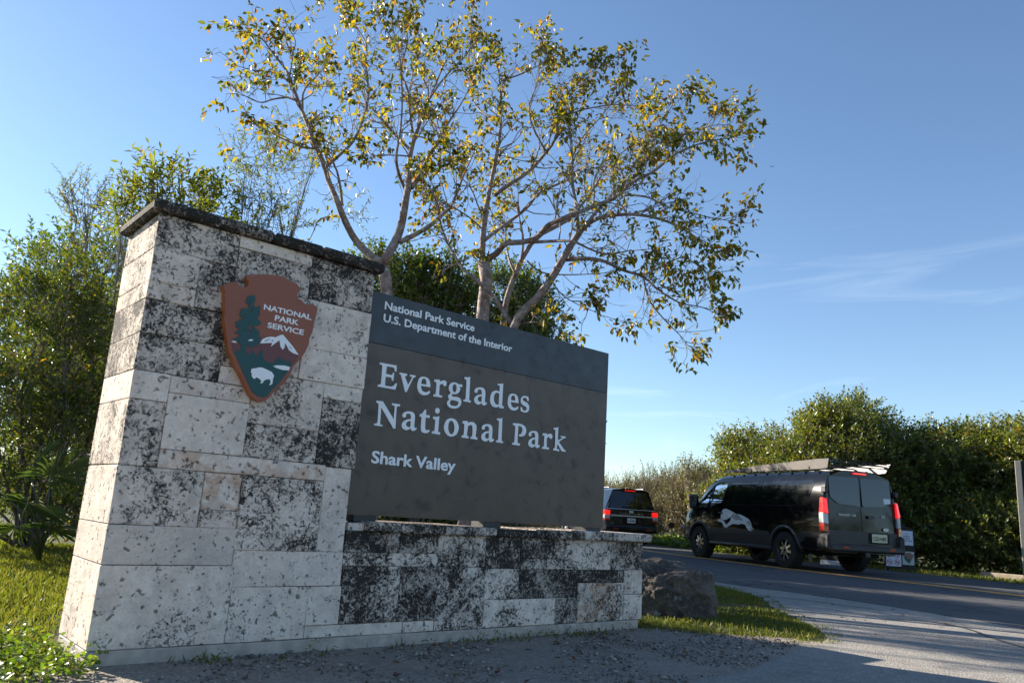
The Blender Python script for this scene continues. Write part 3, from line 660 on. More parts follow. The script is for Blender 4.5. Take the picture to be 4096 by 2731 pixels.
# ------------------------------------------------------------------ the two bare-limbed trees behind the panel
TA = lambda q: (900 + q[0] * .829, q[1] * .829)
TB = lambda q: (1600 + q[0] * .861, 100 + q[1] * .861)
class Tree:
    def __init__(s, mp_): s.mp = mp_; s.limbs = []; s.tips = []
    def limb(s, pts, d0, d1, r0, r1, leafy=(.3, 1.0), dens=1.0):
        n = len(pts); P = []
        for i, q in enumerate(pts):
            k = i / (n - 1); P.append(at(s.mp(q), d0 + (d1 - d0) * k + .12 * math.sin(i * 1.7 + d1 * 5)))
        P = resample(np.array(P), max(6, n * 3)); rr = np.linspace(r0, r1, len(P)) if r1 is not None else r0
        s.limbs.append((P, rr, leafy, dens)); return P
def grow(tree, seed, step=.17, tw=(.25, .75), leafp=.7):
    """twigs and drooping leaf sprays along the traced limbs"""
    g = np.random.default_rng(seed); A, B, RA, RB = [], [], [], []; LP, LD, LN, LL, LW = [], [], [], [], []
    def leaves_at(p, d):
        k = g.integers(3, 7)
        for _ in range(k):
            dd = nrm(d * .5 + g.normal(size=3) * .7 + np.array([0, 0, -.55])); q = p + g.normal(size=3) * .035
            LP.append(q); LD.append(dd); LN.append(nrm(g.normal(size=3) * .5 + np.array([0, 0, 1.]))); l = g.uniform(.055, .098); LL.append(l); LW.append(l * g.uniform(.48, .62))
    def twig(p, d, l, r, lev, kk=1.0):
        n = 3 if lev else 4
        q = np.array(p); dirn = d
        for i in range(n):
            dirn = nrm(dirn + g.normal(size=3) * .22 + np.array([0, 0, .10]))
            q2 = q + dirn * l / n
            A.append(q); B.append(q2); RA.append(r * (1 - i / n * .6)); RB.append(r * (1 - (i + 1) / n * .6))
            if lev < 2 and g.random() < (.66 if lev == 0 else .46):
                sd_ = nrm(dirn * .8 + g.normal(size=3) * .65); twig(q2, sd_, l * g.uniform(.35, .6), r * .6, lev + 1, kk)
            if (i >= n - 2) and g.random() < leafp * (.55 if i < n - 1 else 1.0) * (1 if lev else .8) * (.15 + .85 * kk): leaves_at(q2, dirn)
            q = q2
    for P, rr, (a, b), dens in tree.limbs:
        L = np.concatenate([[0], np.cumsum(np.linalg.norm(np.diff(P, axis=0), axis=1))]); T = L[-1]
        s_ = T * a
        while s_ < T * b:
            i = min(np.searchsorted(L, s_), len(P) - 1); d = nrm(P[min(i + 1, len(P) - 1)] - P[max(i - 1, 0)])
            k = s_ / T
            dirn = nrm(d * .75 + g.normal(size=3) * .75 + np.array([0, 0, .18]))
            twig(P[i], dirn, g.uniform(*tw) * (1.15 - .5 * k), max(.0052, min(.012, rr[i] * .5)), 0, k ** 1.5)
            s_ += step / dens * g.uniform(.5, 1.5)
        d = nrm(P[-1] - P[-3])
        for _ in range(2): twig(P[-1], nrm(d + g.normal(size=3) * .25), g.uniform(.1, .25), .005, 1)
    return (A, B, RA, RB), (LP, LD, LN, LL, LW)
def build_tree(name, tree, base, label, seed, group=None, **kw):
    root = empty(name, tuple(base)); tag(root, label, 'tree', group)
    b0 = np.array(base)
    def piece(nm, idx):
        mb = MB()
        for i in idx:
            P, rr, _, _ = tree.limbs[i]
            mb.tube([tuple(p - b0) for p in P], list(rr), 8 if rr[0] > .03 else 6)
        o = mb.build(nm, MAT['gl_bark'], root, smooth=True)
    for i in range(len(tree.limbs)):
        piece('trunk' if tree.limbs[i][1][0] > .062 else 'limb', [i])
    (A, B, RA, RB), (LP, LD, LN, LL, LW) = grow(tree, seed, **kw)
    V, F = sticks(np.array(A) - b0, np.array(B) - b0, np.array(RA), np.array(RB), 4)
    o = mk('twigs', tri_mesh('twigs', V, F), MAT['twig'], root, smooth=True); o['kind'] = 'stuff'
    V, F = leaf_arrays(np.array(LP) - b0, np.array(LD), np.array(LN), np.array(LL), np.array(LW), .3, .22, True)
    o = mk('crown', tri_mesh('crown', V, F), MAT['gl_leaf'], root); o['kind'] = 'stuff'
    return root
dA = 9.4
a = Tree(TA)
def ext(mp_, q, d):           # continue a trunk straight down to the ground behind the wall
    p = at(mp_(q), d); return p
p0 = at(TA((782, 1420)), dA); baseA = np.array([p0[0] + .05, p0[1] + .03, 0.0])
P = [baseA, baseA * .5 + p0 * .5 + np.array([.02, 0, 0]), p0, at(TA((768, 1340)), dA), at(TA((755, 1262)), dA)]
a.limbs.append((resample(np.array(P), 14), np.linspace(.105, .075, 14), (2, 1), 0))
a.limb([(752,1262),(695,1228),(625,1152),(572,1050),(541,970),(502,880),(476,790),(440,710),(402,610),(370,530),(332,430),(310,370),(288,330),(240,270),(180,190),(125,160)], dA, dA - .9, .052, .006, (.35, 1))
a.limb([(490,802),(545,755),(620,680),(660,590),(688,490),(690,400),(680,300),(685,220),(640,140),(590,50)], dA - .4, dA + .3, .022, .004, (.15, 1))
a.limb([(565,990),(556,900),(541,830),(525,795),(480,700)], dA - .15, dA - .6, .020, .006, (.4, 1))
a.limb([(440,705),(400,718),(300,680),(240,650),(150,605)], dA - .45, dA - 1.0, .014, .004, (.2, 1))
a.limb([(345,480),(300,470),(230,480),(170,495),(90,460),(30,420)], dA - .6, dA - .8, .014, .004, (.3, 1), .7)
a.limb([(375,525),(380,440),(440,370),(500,300)], dA - .6, dA - .2, .014, .004, (.2, 1))
a.limb([(312,372),(330,250),(340,200),(300,120)], dA - .8, dA - 1.0, .010, .004, (.2, 1))
a.limb([(325,410),(240,352),(150,342),(60,320)], dA - .7, dA - .4, .011, .004, (.2, 1), .6)
a.limb([(556,1045),(490,1048),(450,1065),(430,1110),(405,1165)], dA - .1, dA - .2, .012, .004, (2, 1))
a.limb([(765,1260),(820,1170),(850,1090),(870,980),(885,880),(890,790),(900,720),(920,650),(955,560),(985,480),(1020,400),(1060,300)], dA, dA + .5, .062, .006, (.5, 1))
a.limb([(892,722),(830,660),(760,580),(700,520),(620,490),(540,460),(470,370),(380,290)], dA + .25, dA + .8, .024, .004, (.15, 1))
a.limb([(878,930),(842,850),(826,760),(845,640),(855,500),(850,350),(840,260),(800,180),(760,110)], dA + .15, dA - .4, .022, .004, (.2, 1))
a.limb([(900,905),(950,830),(990,740),(1030,680),(1080,590),(1140,500),(1180,420)], dA + .2, dA + .6, .034, .006, (.25, 1))
a.limb([(905,640),(890,520),(880,430),(850,340),(880,200),(870,60),(880,5)], dA + .3, dA - .1, .020, .004, (.2, 1))
a.limb([(960,560),(982,440),(930,330),(925,200),(900,100)], dA + .4, dA + .9, .016, .004, (.2, 1))
a.limb([(985,480),(1040,400),(1100,330),(1180,240),(1190,100),(1195,40)], dA + .4, dA + .1, .016, .003, (.2, .8))
a.limb([(890,755),(830,750),(740,750),(690,770)], dA + .2, dA - .5, .012, .004, (.3, 1))
a.limb([(845,1168),(910,1135),(980,1095),(1040,1045),(1090,990),(1120,930),(1150,850),(1200,740)], dA, dA + .8, .036, .006, (.35, 1))
a.limb([(1040,1045),(1020,970),(980,900),(940,830)], dA + .4, dA - .2, .014, .004, (.2, 1))
build_tree('bare_limbed_tree', a, baseA, 'forked pale-barked tree with sparse yellow leaves beside the stone pillar', 11, 'pale-barked trees behind the sign', step=.105, leafp=.54)

dB = 9.9
b = Tree(TB)
def down(q0, d, r0, r1, more):
    p = at(TB(q0), d); bs = np.array([p[0] - (at(TB(more), d)[0] - p[0]) * .6, p[1] + .02, 0.0])
    return bs, p
p0 = at(TB((383, 1370)), dB); baseB = np.array([p0[0] - .03, p0[1], 0.0])
P = [baseB, baseB * .5 + p0 * .5, p0, at(TB((394, 1250)), dB), at(TB((402, 1170)), dB), at(TB((388, 1098)), dB)]
b.limbs.append((resample(np.array(P), 16), np.linspace(.095, .082, 16), (2, 1), 0))
b.limb([(382,1100),(385,1000),(395,900),(410,800),(430,700),(450,600),(465,500),(470,400),(465,300),(455,200),(400,80)], dB, dB + .5, .042, .004, (.3, 1))
b.limb([(395,1095),(450,1060),(490,1015),(560,1010),(630,990),(690,930),(780,890),(880,850),(1000,800),(1080,730),(1180,680),(1280,600),(1400,550),(1560,520)], dB, dB - .9, .045, .004, (.3, 1))
b.limb([(600,1010),(700,1005),(800,1005),(880,1040),(960,1065),(1060,1050),(1180,1040)], dB - .2, dB - .9, .024, .004, (.25, 1))
b.limb([(393,1000),(430,970),(500,920),(590,850),(650,780),(780,720),(880,670),(1000,660),(1110,690)], dB, dB + .8, .026, .004, (.2, 1))
b.limb([(440,790),(510,740),(600,680),(680,590),(720,530),(740,420),(780,320),(870,230),(960,180)], dB + .1, dB - .4, .030, .004, (.2, 1))
b.limb([(462,430),(400,420),(340,350),(320,200),(330,60)], dB + .3, dB + .9, .016, .004, (.15, 1))
b.limb([(400,860),(370,855),(330,760),(260,680),(230,600)], dB, dB - .5, .014, .004, (.2, 1))
b.limb([(468,260),(560,230),(640,190),(700,150)], dB + .4, dB, .013, .004, (.1, 1))
b.limb([(680,590),(620,480),(600,380),(640,260),(650,120)], dB - .1, dB + .6, .015, .004, (.2, 1))
b.limb([(740,440),(830,400),(920,380),(1010,370),(1100,380)], dB - .3, dB + .2, .014, .004, (.2, 1))
b.limb([(780,720),(800,620),(850,520),(930,430),(1030,300),(1050,290)], dB + .3, dB - .3, .015, .004, (.2, 1))
b.limb([(385,950),(330,900),(270,860),(200,820),(150,800)], dB, dB + .5, .012, .004, (.2, 1))
q0 = at(TB((530, 1400)), dB - .3); baseC = np.array([q0[0] - .55, q0[1], 0.0])
P = [baseC, baseC * .5 + q0 * .5 + np.array([-.04, 0, -.02])] + [at(TB(q), dB - .3 - .02 * i) for i, q in enumerate([(530,1400),(620,1290),(690,1200),(750,1100),(790,1030),(830,970)])]
b.limbs.append((resample(np.array(P), 24), np.linspace(.085, .042, 24), (2, 1), 0))
b.limb([(830,970),(880,920),(950,890),(1080,880),(1200,900),(1300,940),(1400,1000),(1500,1040)], dB - .42, dB - 1.1, .032, .004, (.2, 1))
b.limb([(768,1090),(850,1085),(940,1095),(1040,1140),(1130,1170),(1200,1230),(1300,1290),(1400,1310),(1470,1340)], dB - .4, dB - .9, .030, .004, (.35, 1))
b.limb([(1130,1170),(1160,1280),(1230,1370),(1300,1440),(1340,1490)], dB - .7, dB - .7, .014, .004, (.1, 1))
b.limb([(1130,1165),(1220,1120),(1320,1080),(1420,1150)], dB - .7, dB - 1.1, .013, .004, (.1, 1))
b.limb([(828,970),(820,850),(800,720),(800,600),(790,500),(800,380),(850,300)], dB - .42, dB - .1, .028, .004, (.25, 1))
b.limb([(850,945),(920,860),(1000,780),(1080,720),(1160,600),(1200,480),(1270,370),(1330,330)], dB - .42, dB - .2, .024, .004, (.2, 1))
b.limb([(1040,790),(1150,800),(1250,850),(1350,870),(1420,890),(1530,910)], dB - .5, dB - 1.2, .014, .004, (.15, 1))
b.limb([(1160,610),(1260,560),(1340,520),(1440,470),(1520,465)], dB - .4, dB, .013, .004, (.15, 1))
q0 = at(TB((480, 1390)), dB + .4); baseD = np.array([q0[0] - .06, q0[1], 0.0])
P = [baseD, baseD * .5 + q0 * .5] + [at(TB(q), dB + .4) for q in [(480,1390),(500,1260),(540,1150),(570,1080),(630,990),(700,950),(790,900)]]
b.limbs.append((resample(np.array(P), 24), np.linspace(.068, .028, 24), (2, 1), 0))
b.limb([(790,900),(840,840),(900,760),(960,660),(1030,620),(1120,560)], dB + .4, dB + .7, .024, .004, (.1, 1))
b.limb([(560,1110),(572,1000),(550,880),(530,820),(500,700)], dB + .4, dB + .8, .022, .004, (.3, 1))
b.limb([(540,1160),(510,1100),(490,1020),(450,960),(400,900)], dB + .4, dB + .9, .020, .004, (.3, 1), .6)
b.limb([(522,1395),(440,1270),(350,1180),(290,1130),(240,1050),(200,960),(170,850),(150,780),(110,720)], dB - .3, dB + .3, .032, .004, (.4, 1))
b.limb([(700,1185),(750,1250),(830,1300),(900,1330)], dB - .35, dB - .8, .011, .004, (.1, 1), .8)
b.limb([(590,1095),(660,1150),(800,1160),(980,1150)], dB + .4, dB, .013, .004, (.2, 1), .8)
b.limb([(560,1390),(620,1380),(700,1390),(760,1430)], dB - .3, dB - .6, .011, .004, (.1, 1), .8)
build_tree('bare_limbed_tree', b, baseB, 'wide multi-trunked pale-barked tree spreading over the sign panel', 23, 'pale-barked trees behind the sign', step=.090, leafp=.58)

# ------------------------------------------------------------------ shrubs and hedges
def bush(name, base, blobs, nclump, label, leafm, L=(.05, .08), asp=.45, tw=.3, per=9, seed=1, cat='shrub', group=None, stemr=.03, up=.5, shell=(.5, 1.0), nstem=14, stem_mat='dark_bark', clear=.15, twigr=.0035, trunk=None):
    """blobs: list of (centre, radii, weight) in world space; leafy sprays fill them"""
    g = np.random.default_rng(seed); base = np.array(base, float)
    C = np.array([q[0] for q in blobs], float); RR = np.array([q[1] for q in blobs], float); Wt = np.array([q[2] if len(q) > 2 else 1. for q in blobs]); Wt = Wt / Wt.sum()
    idx = g.choice(len(blobs), nclump, p=Wt)
    dirs = nrm(g.normal(size=(nclump, 3))); r_ = g.uniform(shell[0], shell[1], (nclump, 1)) ** .7
    lump = np.array([1 + .30 * mnoise.noise(Vector(d) * 2.1 + Vector((seed, i_ * 3.0, 0))) for d, i_ in zip(dirs, idx)])[:, None]
    cen = C[idx] + dirs * RR[idx] * r_ * lump
    keep = cen[:, 2] > clear; cen = cen[keep]; dirs = dirs[keep]; n = len(cen)
    td = nrm(dirs * .7 + np.array([0, 0, up]) + g.normal(size=(n, 3)) * .45)
    tl = tw * g.uniform(.6, 1.4, (n, 1))
    K = per; k = np.arange(K)
    frac = (k + 1.0) / K
    P = cen[:, None] + td[:, None] * (tl * frac[None])[..., None]
    ref = nrm(np.cross(td, g.normal(size=(n, 3)))); ref2 = np.cross(td, ref)
    an = (k * 2.4)[None] + g.uniform(0, 6.28, (n, 1))
    side = ref[:, None] * np.cos(an)[..., None] + ref2[:, None] * np.sin(an)[..., None]
    D = nrm(td[:, None] * .75 + side * .8 + g.normal(size=(n, K, 3)) * .2)
    Nn = nrm(td[:, None] * .7 + np.array([0, 0, .8]) + g.normal(size=(n, K, 3)) * .35)
    m = n * K; ll = g.uniform(L[0], L[1], m)
    V, F = leaf_arrays((P - base).reshape(-1, 3), D.reshape(-1, 3), Nn.reshape(-1, 3), ll, ll * asp * g.uniform(.8, 1.2, m), .3, .12)
    root = empty(name, tuple(base)); tag(root, label, cat, group)
    o = mk('crown' if cat == 'tree' else 'foliage', tri_mesh('foliage', V, F), MAT[leafm], root); o['kind'] = 'stuff'
    # twigs carrying the sprays
    V, F = sticks(cen - base - td * .12, cen - base + td * tl, twigr * 1.5, twigr * .5, 3)
    parts = [(V, F)]
    # stems
    mb = MB()
    for i in g.choice(n, min(nstem, n), replace=False):
        e = cen[i] - base; s0 = np.array([g.normal() * .12, g.normal() * .12, -.05])
        if trunk: s0 = np.array([g.normal() * .03, g.normal() * .03, trunk * g.uniform(.7, 1)])
        mid = s0 * .5 + e * .5 + g.normal(size=3) * .12 * np.linalg.norm(e - s0) * .6; mid[2] = max(mid[2], .1)
        Q = resample(np.array([s0, mid, e]), 7); mb.tube([tuple(q) for q in Q], list(np.linspace(stemr * g.uniform(.5, 1), .005, 7)), 5)
        near = np.argsort(np.linalg.norm(cen - cen[i], axis=1))[:7]
        j = g.integers(3, 6, len(near)); parts.append(sticks(Q[j], cen[near] - base, stemr * .25, .004, 3))
    if trunk: mb.tube([(0, 0, -.1), (g.normal() * .05, g.normal() * .05, trunk * .5), (0, 0, trunk)], [stemr * 1.8, stemr * 1.5, stemr * 1.2], 8)
    mb.build('trunk' if trunk else 'stems', MAT[stem_mat], root, smooth=True)
    V, F = join(parts)
    o = mk('twigs', tri_mesh('twigs', V, F), MAT['twig' if stem_mat != 'scrub_twig' else 'scrub_twig'], root); o['kind'] = 'stuff'
    return root
def blob(px, d, w, h, dd=None, wt=1.0):
    """ellipsoid centred where the pixel points at depth d; w,h in photo pixels"""
    c = at(px, d); s = d / FPX * 1.02
    return (tuple(c), (w * s, (dd if dd else w * s * .8), h * s), wt)
def foot(px, d): 
    c = at(px, d); return (c[0], c[1], 0.0)
# left bank, seen beside the pillar
bush('glossy_shrub', foot((130, 2100), 10.6), [blob((150, 1420), 10.6, 210, 330, 1.0, 1.5), blob((60, 1750), 10.6, 230, 330, 1.1, 1.4), blob((260, 1800), 10.9, 180, 330, .9, 1.0), blob((230, 1180), 10.8, 130, 170, .7, .55), blob((340, 1500), 11.0, 110, 320, .8, .8)], 2300,
     'dense glossy-leaved shrub bank rising left of the stone pillar', 'left_leaf', (.055, .10), .40, .30, 10, 31, stemr=.035, nstem=26, clear=.3)
bush('twiggy_shrub', foot((400, 2060), 13.2), [blob((400, 860), 13.2, 130, 110, .7, 1), blob((330, 800), 13.2, 80, 90, .5, .6), blob((430, 1080), 13.3, 110, 170, .7, .7)], 210,
     'twiggy half-bare shrub reaching above the glossy bank', 'olive_leaf', (.05, .085), .36, .26, 8, 32, stemr=.028, nstem=9, up=.5, clear=.5, twigr=.005)
bush('leafy_shrub', foot((700, 2060), 11.6), [blob((700, 800), 11.6, 130, 130, .6, 1.1), blob((560, 860), 11.5, 90, 110, .5, .7), blob((830, 830), 11.6, 100, 110, .5, .7), blob((700, 1150), 11.6, 230, 330, .9, .2)], 190,
     'leafy olive shrub showing over the pillar cap', 'olive_leaf', (.10, .16), .38, .34, 9, 33, stemr=.03, nstem=9, up=.6, clear=.3)
bush('willowy_shrub', foot((1080, 2060), 11.2), [blob((1080, 740), 11.2, 130, 160, .5, 1.0), blob((1180, 560), 11.3, 110, 110, .5, .5), blob((980, 640), 11.2, 60, 90, .4, .22), blob((1060, 900), 11.2, 170, 110, .5, .9), blob((1400, 830), 11.0, 60, 60, .3, .12)], 230,
     'willowy narrow-leaved shrub with bare stems behind the pillar top', 'olive_leaf', (.06, .10), .27, .28, 11, 34, stemr=.03, nstem=5, up=.5, clear=.3)
bush('rounded_shrub', foot((1650, 2060), 12.6), [blob((1640, 1190), 12.6, 170, 150, .9, 1.1), blob((1760, 1170), 12.7, 130, 130, .8, .9), blob((1500, 1120), 12.4, 110, 100, .8, .6), blob((1700, 1450), 12.6, 330, 260, 1.1, .8)], 1900,
     'dense round-leaved green shrub behind the slate band of the sign', 'green_leaf', (.055, .085), .62, .26, 9, 35, stemr=.03, nstem=20, clear=.5)
bush('rounded_shrub', foot((2060, 2060), 13.4), [blob((2010, 1210), 13.4, 150, 130, .9, 1.0), blob((2120, 1260), 13.4, 100, 120, .8, .6), blob((2080, 1480), 13.4, 230, 220, 1.0, .8)], 1400,
     'dark green shrub behind the leaning pale trunk', 'green_leaf', (.055, .085), .60, .26, 9, 36, stemr=.03, nstem=18, clear=.5)
# tree band hidden behind the sign that throws the road into shade
for i, (x, y, h, s) in enumerate(((-4.6, 15.5, 5.2, 2.0), (-6.6, 20.5, 6.0, 2.3), (-0.7, 22.3, 5.2, 2.2), (-1.8, 26.8, 5.9, 2.5), (-1.2, 18.3, 4.6, 1.7), (-3.6, 24.4, 5.9, 2.3), (-2.6, 19.3, 5.2, 2.0), (-9.0, 17.0, 6.4, 2.4))):
    bush('broad_tree', (x, y, 0), [((x, y, h - s * .75), (s, s, s * .75), 1.2), ((x - .8, y + .6, h * .52), (s * .9, s * .9, s * .7), .8), ((x + .9, y - .5, h * .55), (s * .85, s * .85, s * .7), .8), ((x, y, h * .25), (s * .8, s * .8, s * .6), .7)], 3600,
         ('broad leafy tree standing behind the stone pillar', 'tall leafy tree behind the left shrub bank', 'leafy tree beyond the sign panel', 'leafy tree across the lawn beyond the sign', 'low leafy tree behind the sign panel', 'round leafy tree deep behind the sign', 'leafy tree between the pillar and the road', 'tall leafy tree past the palmetto')[i],
         'green_leaf', (.10, .16), .5, .5, 8, 50 + i, cat='tree', group='trees shading the road', stemr=.06, nstem=12, shell=(.3, 1), trunk=h * .35, clear=.3)
# hedge beyond the road
HB = [((3340, 1900), 23.6, [(3370, 1850, 270, 170), (3390, 1760, 180, 105), (3560, 1900, 200, 140), (3150, 1940, 180, 90), (3300, 2060, 330, 120), (3250, 2160, 330, 80), (3520, 2100, 240, 120), (3250, 1720, 45, 70), (3440, 1655, 50, 60), (3320, 1680, 50, 55), (3520, 1730, 60, 70), (3120, 1850, 50, 60), (3640, 1800, 50, 60)], 6800, 'tall rounded hedge tree rising behind the black van', 61),
      ((3020, 1900), 25.5, [(3000, 1860, 110, 70), (3060, 1930, 150, 90), (2990, 2030, 200, 110), (3000, 2120, 220, 70), (2925, 1800, 40, 55), (3010, 1785, 40, 50), (3105, 1790, 35, 65)], 2200, 'small hedge shrub beside the tall hedge tree', 62),
      ((3780, 1950), 22.8, [(3800, 1840, 170, 85), (3700, 1950, 190, 130), (3860, 1990, 220, 150), (3700, 2130, 230, 110), (3880, 2150, 220, 110), (3720, 1780, 45, 60), (3950, 1765, 50, 50), (3830, 1765, 50, 45)], 5200, 'dense shaded hedge beyond the notice board', 63),
      ((4060, 1900), 21.4, [(4115, 1790, 90, 95), (4060, 1930, 150, 150), (4120, 1990, 150, 160), (4030, 2130, 220, 130)], 3600, 'hedge end reaching above the tan sign post', 64),
      ((4330, 1900), 20.5, [(4330, 1800, 200, 170), (4350, 2000, 230, 180), (4340, 2130, 230, 120)], 1500, 'hedge past the tan sign post', 65)]
for (px, d, bl, n, lab, sd_) in HB:
    bush('hedge_shrub', foot((px[0], 2200), d), [blob((q[0], q[1]), d + (i % 3) * .5 - .4, q[2], q[3], 1.5 if q[2] > 80 else .6, max(.16, q[2] * q[3] / 3e4)) for i, q in enumerate(bl)], n, lab, 'hedge_leaf', (.09, .15), .5, .46, 9, sd_, group='hedge across the road', stemr=.04, nstem=18, clear=.1, shell=(.3, 1.0))
# dry scrub past the bend
SC = [((2480, 2030), 37, 150, 100, 'dry grey scrub beyond the parked dark car'), ((2620, 2010), 36, 130, 115, 'pale dry twiggy scrub behind the gate arm'), ((2760, 2000), 34, 120, 120, 'tangled dry scrub between the two vehicles'),
      ((2880, 2000), 32, 110, 115, 'dry yellowing scrub by the van nose'), ((2330, 2020), 39, 150, 95, 'far dry scrub beyond the sign end'), ((2150, 2020), 41, 150, 95, 'far dry scrub along the bend')]
for i, (px, d, w, h, lab) in enumerate(SC):
    bush('dry_scrub', foot((px[0], 2140), d), [blob((px[0], px[1] + 10), d, w, h, 1.6, 1.0), blob((px[0] - w * .4, px[1] + 40), d + .6, w * .7, h * .8, 1.4, .6), blob((px[0] + w * .4, px[1] - 20), d + .3, w * .5, h * .8, 1.2, .5)], 2300, lab, 'scrub_leaf', (.07, .13), .38, .55, 5, 71 + i,
         group='dry scrub along the bend', stemr=.022, nstem=50, up=.8, clear=.1, stem_mat='scrub_twig', twigr=.010, shell=(.2, 1))
bush('thin_sapling', foot((2770, 2140), 31), [blob((2755, 1880), 31, 30, 30, .4, 1), blob((2800, 1905), 31, 45, 28, .5, 1.2), blob((2745, 1930), 31, 25, 25, .4, .5)], 90, 'thin sapling with leafy tips over the scrub', 'scrub_leaf', (.10, .16), .45, .4, 7, 79, stemr=.03, nstem=10, up=.9, stem_mat='scrub_twig')
# far belt to close the horizon
for i in range(14):
    x = -70 + i * 13 + rng.uniform(-3, 3); y = 95 + rng.uniform(-8, 8) + abs(i - 7) * 2
    bush('distant_tree', (x, y, 0), [((x, y, 2.0), (8, 4, 2.4)), ((x + 3, y + 1, 2.4), (5, 3, 2.0))], 420, 'low distant tree belt along the horizon', 'olive_leaf', (.4, .7), .5, 1.4, 7, 200 + i, cat='tree', group='distant tree belt', stemr=.12, nstem=8, twigr=.02)

# tree line behind the viewer, across the grass: mirrored in the van's paint and glass
for i, (x, y, h, s) in enumerate(((26, -16, 4.4, 2.8), (31, -8, 4.2, 2.8), (20, -24, 4.6, 3.0), (-2, -32, 5, 3.2), (8, -30, 4.8, 3.0), (14, -28, 4.6, 3.0), (33, 1, 4.2, 2.8), (34, 9, 4.2, 2.8), (31, 17, 4.4, 2.8))):
    bush('roadside_tree', (x, y, 0), [((x, y, h - s * .7), (s, s, s * .7), 1.2), ((x - 1.2, y + .8, h * .4), (s, s, s * .6), .8), ((x + 1.2, y - .8, h * .42), (s, s, s * .6), .8)], 700,
         'leafy roadside tree in the line opposite the sign', 'green_leaf', (.16, .26), .5, .6, 7, 90 + i, cat='tree', group='tree line opposite the sign', stemr=.07, nstem=10, shell=(.3, 1), trunk=h * .3, clear=.2)

# ------------------------------------------------------------------ saw palmetto by the shrub bank
def palmetto(base, specs, label):
    root = empty('saw_palmetto', tuple(base)); tag(root, label, 'palm')
    for (px, d, rad, tilt, spin) in specs:
        c = at(px, d) - np.array(base); mb = MB()
        out = nrm(np.array([math.cos(spin), math.sin(spin) * .6, tilt])); sidev = nrm(np.cross(out, [0, 0.3, 1])); upv = np.cross(sidev, out)
        Vs, Fs = [], []; nb = 26
        for k in range(nb):
            an = -2.0 + 4.0 * k / (nb - 1)
            dr_ = nrm(out * math.cos(an) + sidev * math.sin(an) + upv * .12 * random.uniform(-1, 1)); L_ = rad * (1 - .25 * abs(an) / 2.0) * random.uniform(.9, 1.05)
            s2 = nrm(np.cross(dr_, upv)) * .011; tip = c + dr_ * L_ + np.array([0, 0, -.18 * L_])
            mid = c + dr_ * L_ * .6 + np.array([0, 0, -.05 * L_]); n0 = len(Vs)
            Vs += [c, mid + s2, tip, mid - s2 + upv * .006]; Fs += [(n0, n0 + 1, n0 + 2), (n0, n0 + 2, n0 + 3)]
        m = bpy.data.meshes.new('frond'); m.from_pydata([tuple(map(float, v)) for v in Vs], [], Fs); m.update()
        f = mk('frond', m, MAT['palm'], root)
        st = MB().tube([(0, 0, 0), tuple(c * .5 + np.array([0, 0, .15])), tuple(c)], [.014, .010, .007], 5).build('stalk', MAT['palm'], root, smooth=True)
palmetto(foot((150, 2280), 8.6), [((205, 1900), 8.6, .62, .8, .35), ((110, 2010), 8.3, .55, -.1, .2), ((20, 1980), 8.5, .5, .3, 2.6), ((200, 2110), 8.5, .45, .1, -.3), ((120, 1880), 8.9, .55, 1.2, 1.2), ((60, 2110), 8.4, .42, -.1, 3.4)], 'shaded saw palmetto fan leaves at the foot of the shrub bank')

# ------------------------------------------------------------------ grass and ground cover
def in_poly(P, poly):
    x, y = P[:, 0], P[:, 1]; ins = np.zeros(len(P), bool); n = len(poly)
    for i in range(n):
        x0, y0 = poly[i]; x1, y1 = poly[(i + 1) % n]
        c = ((y0 > y) != (y1 > y)); xx = (x1 - x0) * (y - y0) / (y1 - y0 + 1e-12) + x0; ins ^= c & (x < xx)
    return ins
def scatter(poly, n, patch=0.0, sc=1.0):
    poly = np.array(poly); lo, hi = poly.min(0), poly.max(0); P = rng.uniform(lo, hi, (n, 2)); P = P[in_poly(P, poly)]
    if patch:
        f = np.array([mnoise.noise(Vector((p[0] * sc, p[1] * sc, 5))) for p in P]); P = P[f > patch - rng.uniform(0, .5, len(P))]
    return P
def grass(name, poly, n, h, label, mat='grass', patch=0.0, w=.006, lean=.5, sc=1.0):
    P = scatter(poly, n, patch, sc); k = len(P)
    Z = hgt(P[:, 0], P[:, 1]) - .015
    B = np.stack([P[:, 0], P[:, 1], Z], 1); D = nrm(np.stack([rng.normal(size=k) * lean, rng.normal(size=k) * lean, np.ones(k)], 1))
    Nn = nrm(np.stack([rng.normal(size=k), rng.normal(size=k), np.full(k, .2)], 1)); L = rng.uniform(h * .5, h, k)
    V, F = leaf_arrays(B, D, Nn, L, w * rng.uniform(.7, 1.4, k), .2, .25)
    o = mk(name, tri_mesh(name, V, F), MAT[mat]); tag(o, label, 'grass', kind='stuff'); return o
def weeds(name, poly, n, h, leaf, label, mat='lush', patch=0.0, sc=1.0, asp=.75):
    P = scatter(poly, n, patch, sc); k = len(P); K = 6
    base = np.stack([P[:, 0], P[:, 1], hgt(P[:, 0], P[:, 1]) + rng.uniform(.0, h, k)], 1)
    B = np.repeat(base, K, 0) + rng.normal(size=(k * K, 3)) * leaf * .5; B[:, 2] = np.maximum(B[:, 2], .004)
    D = nrm(rng.normal(size=(k * K, 3)) * [1, 1, .35] + [0, 0, .3]); Nn = nrm(rng.normal(size=(k * K, 3)) * .45 + [0, 0, 1]); L = rng.uniform(leaf * .6, leaf * 1.2, k * K)
    V, F = leaf_arrays(B, D, Nn, L, L * asp, .2, .1, True)
    o = mk(name, tri_mesh(name, V, F), MAT[mat]); tag(o, label, 'plants', kind='stuff'); return o
wl_ = lambda u, o=0.0: tuple((WO + WT * u + WN * o)[:2])
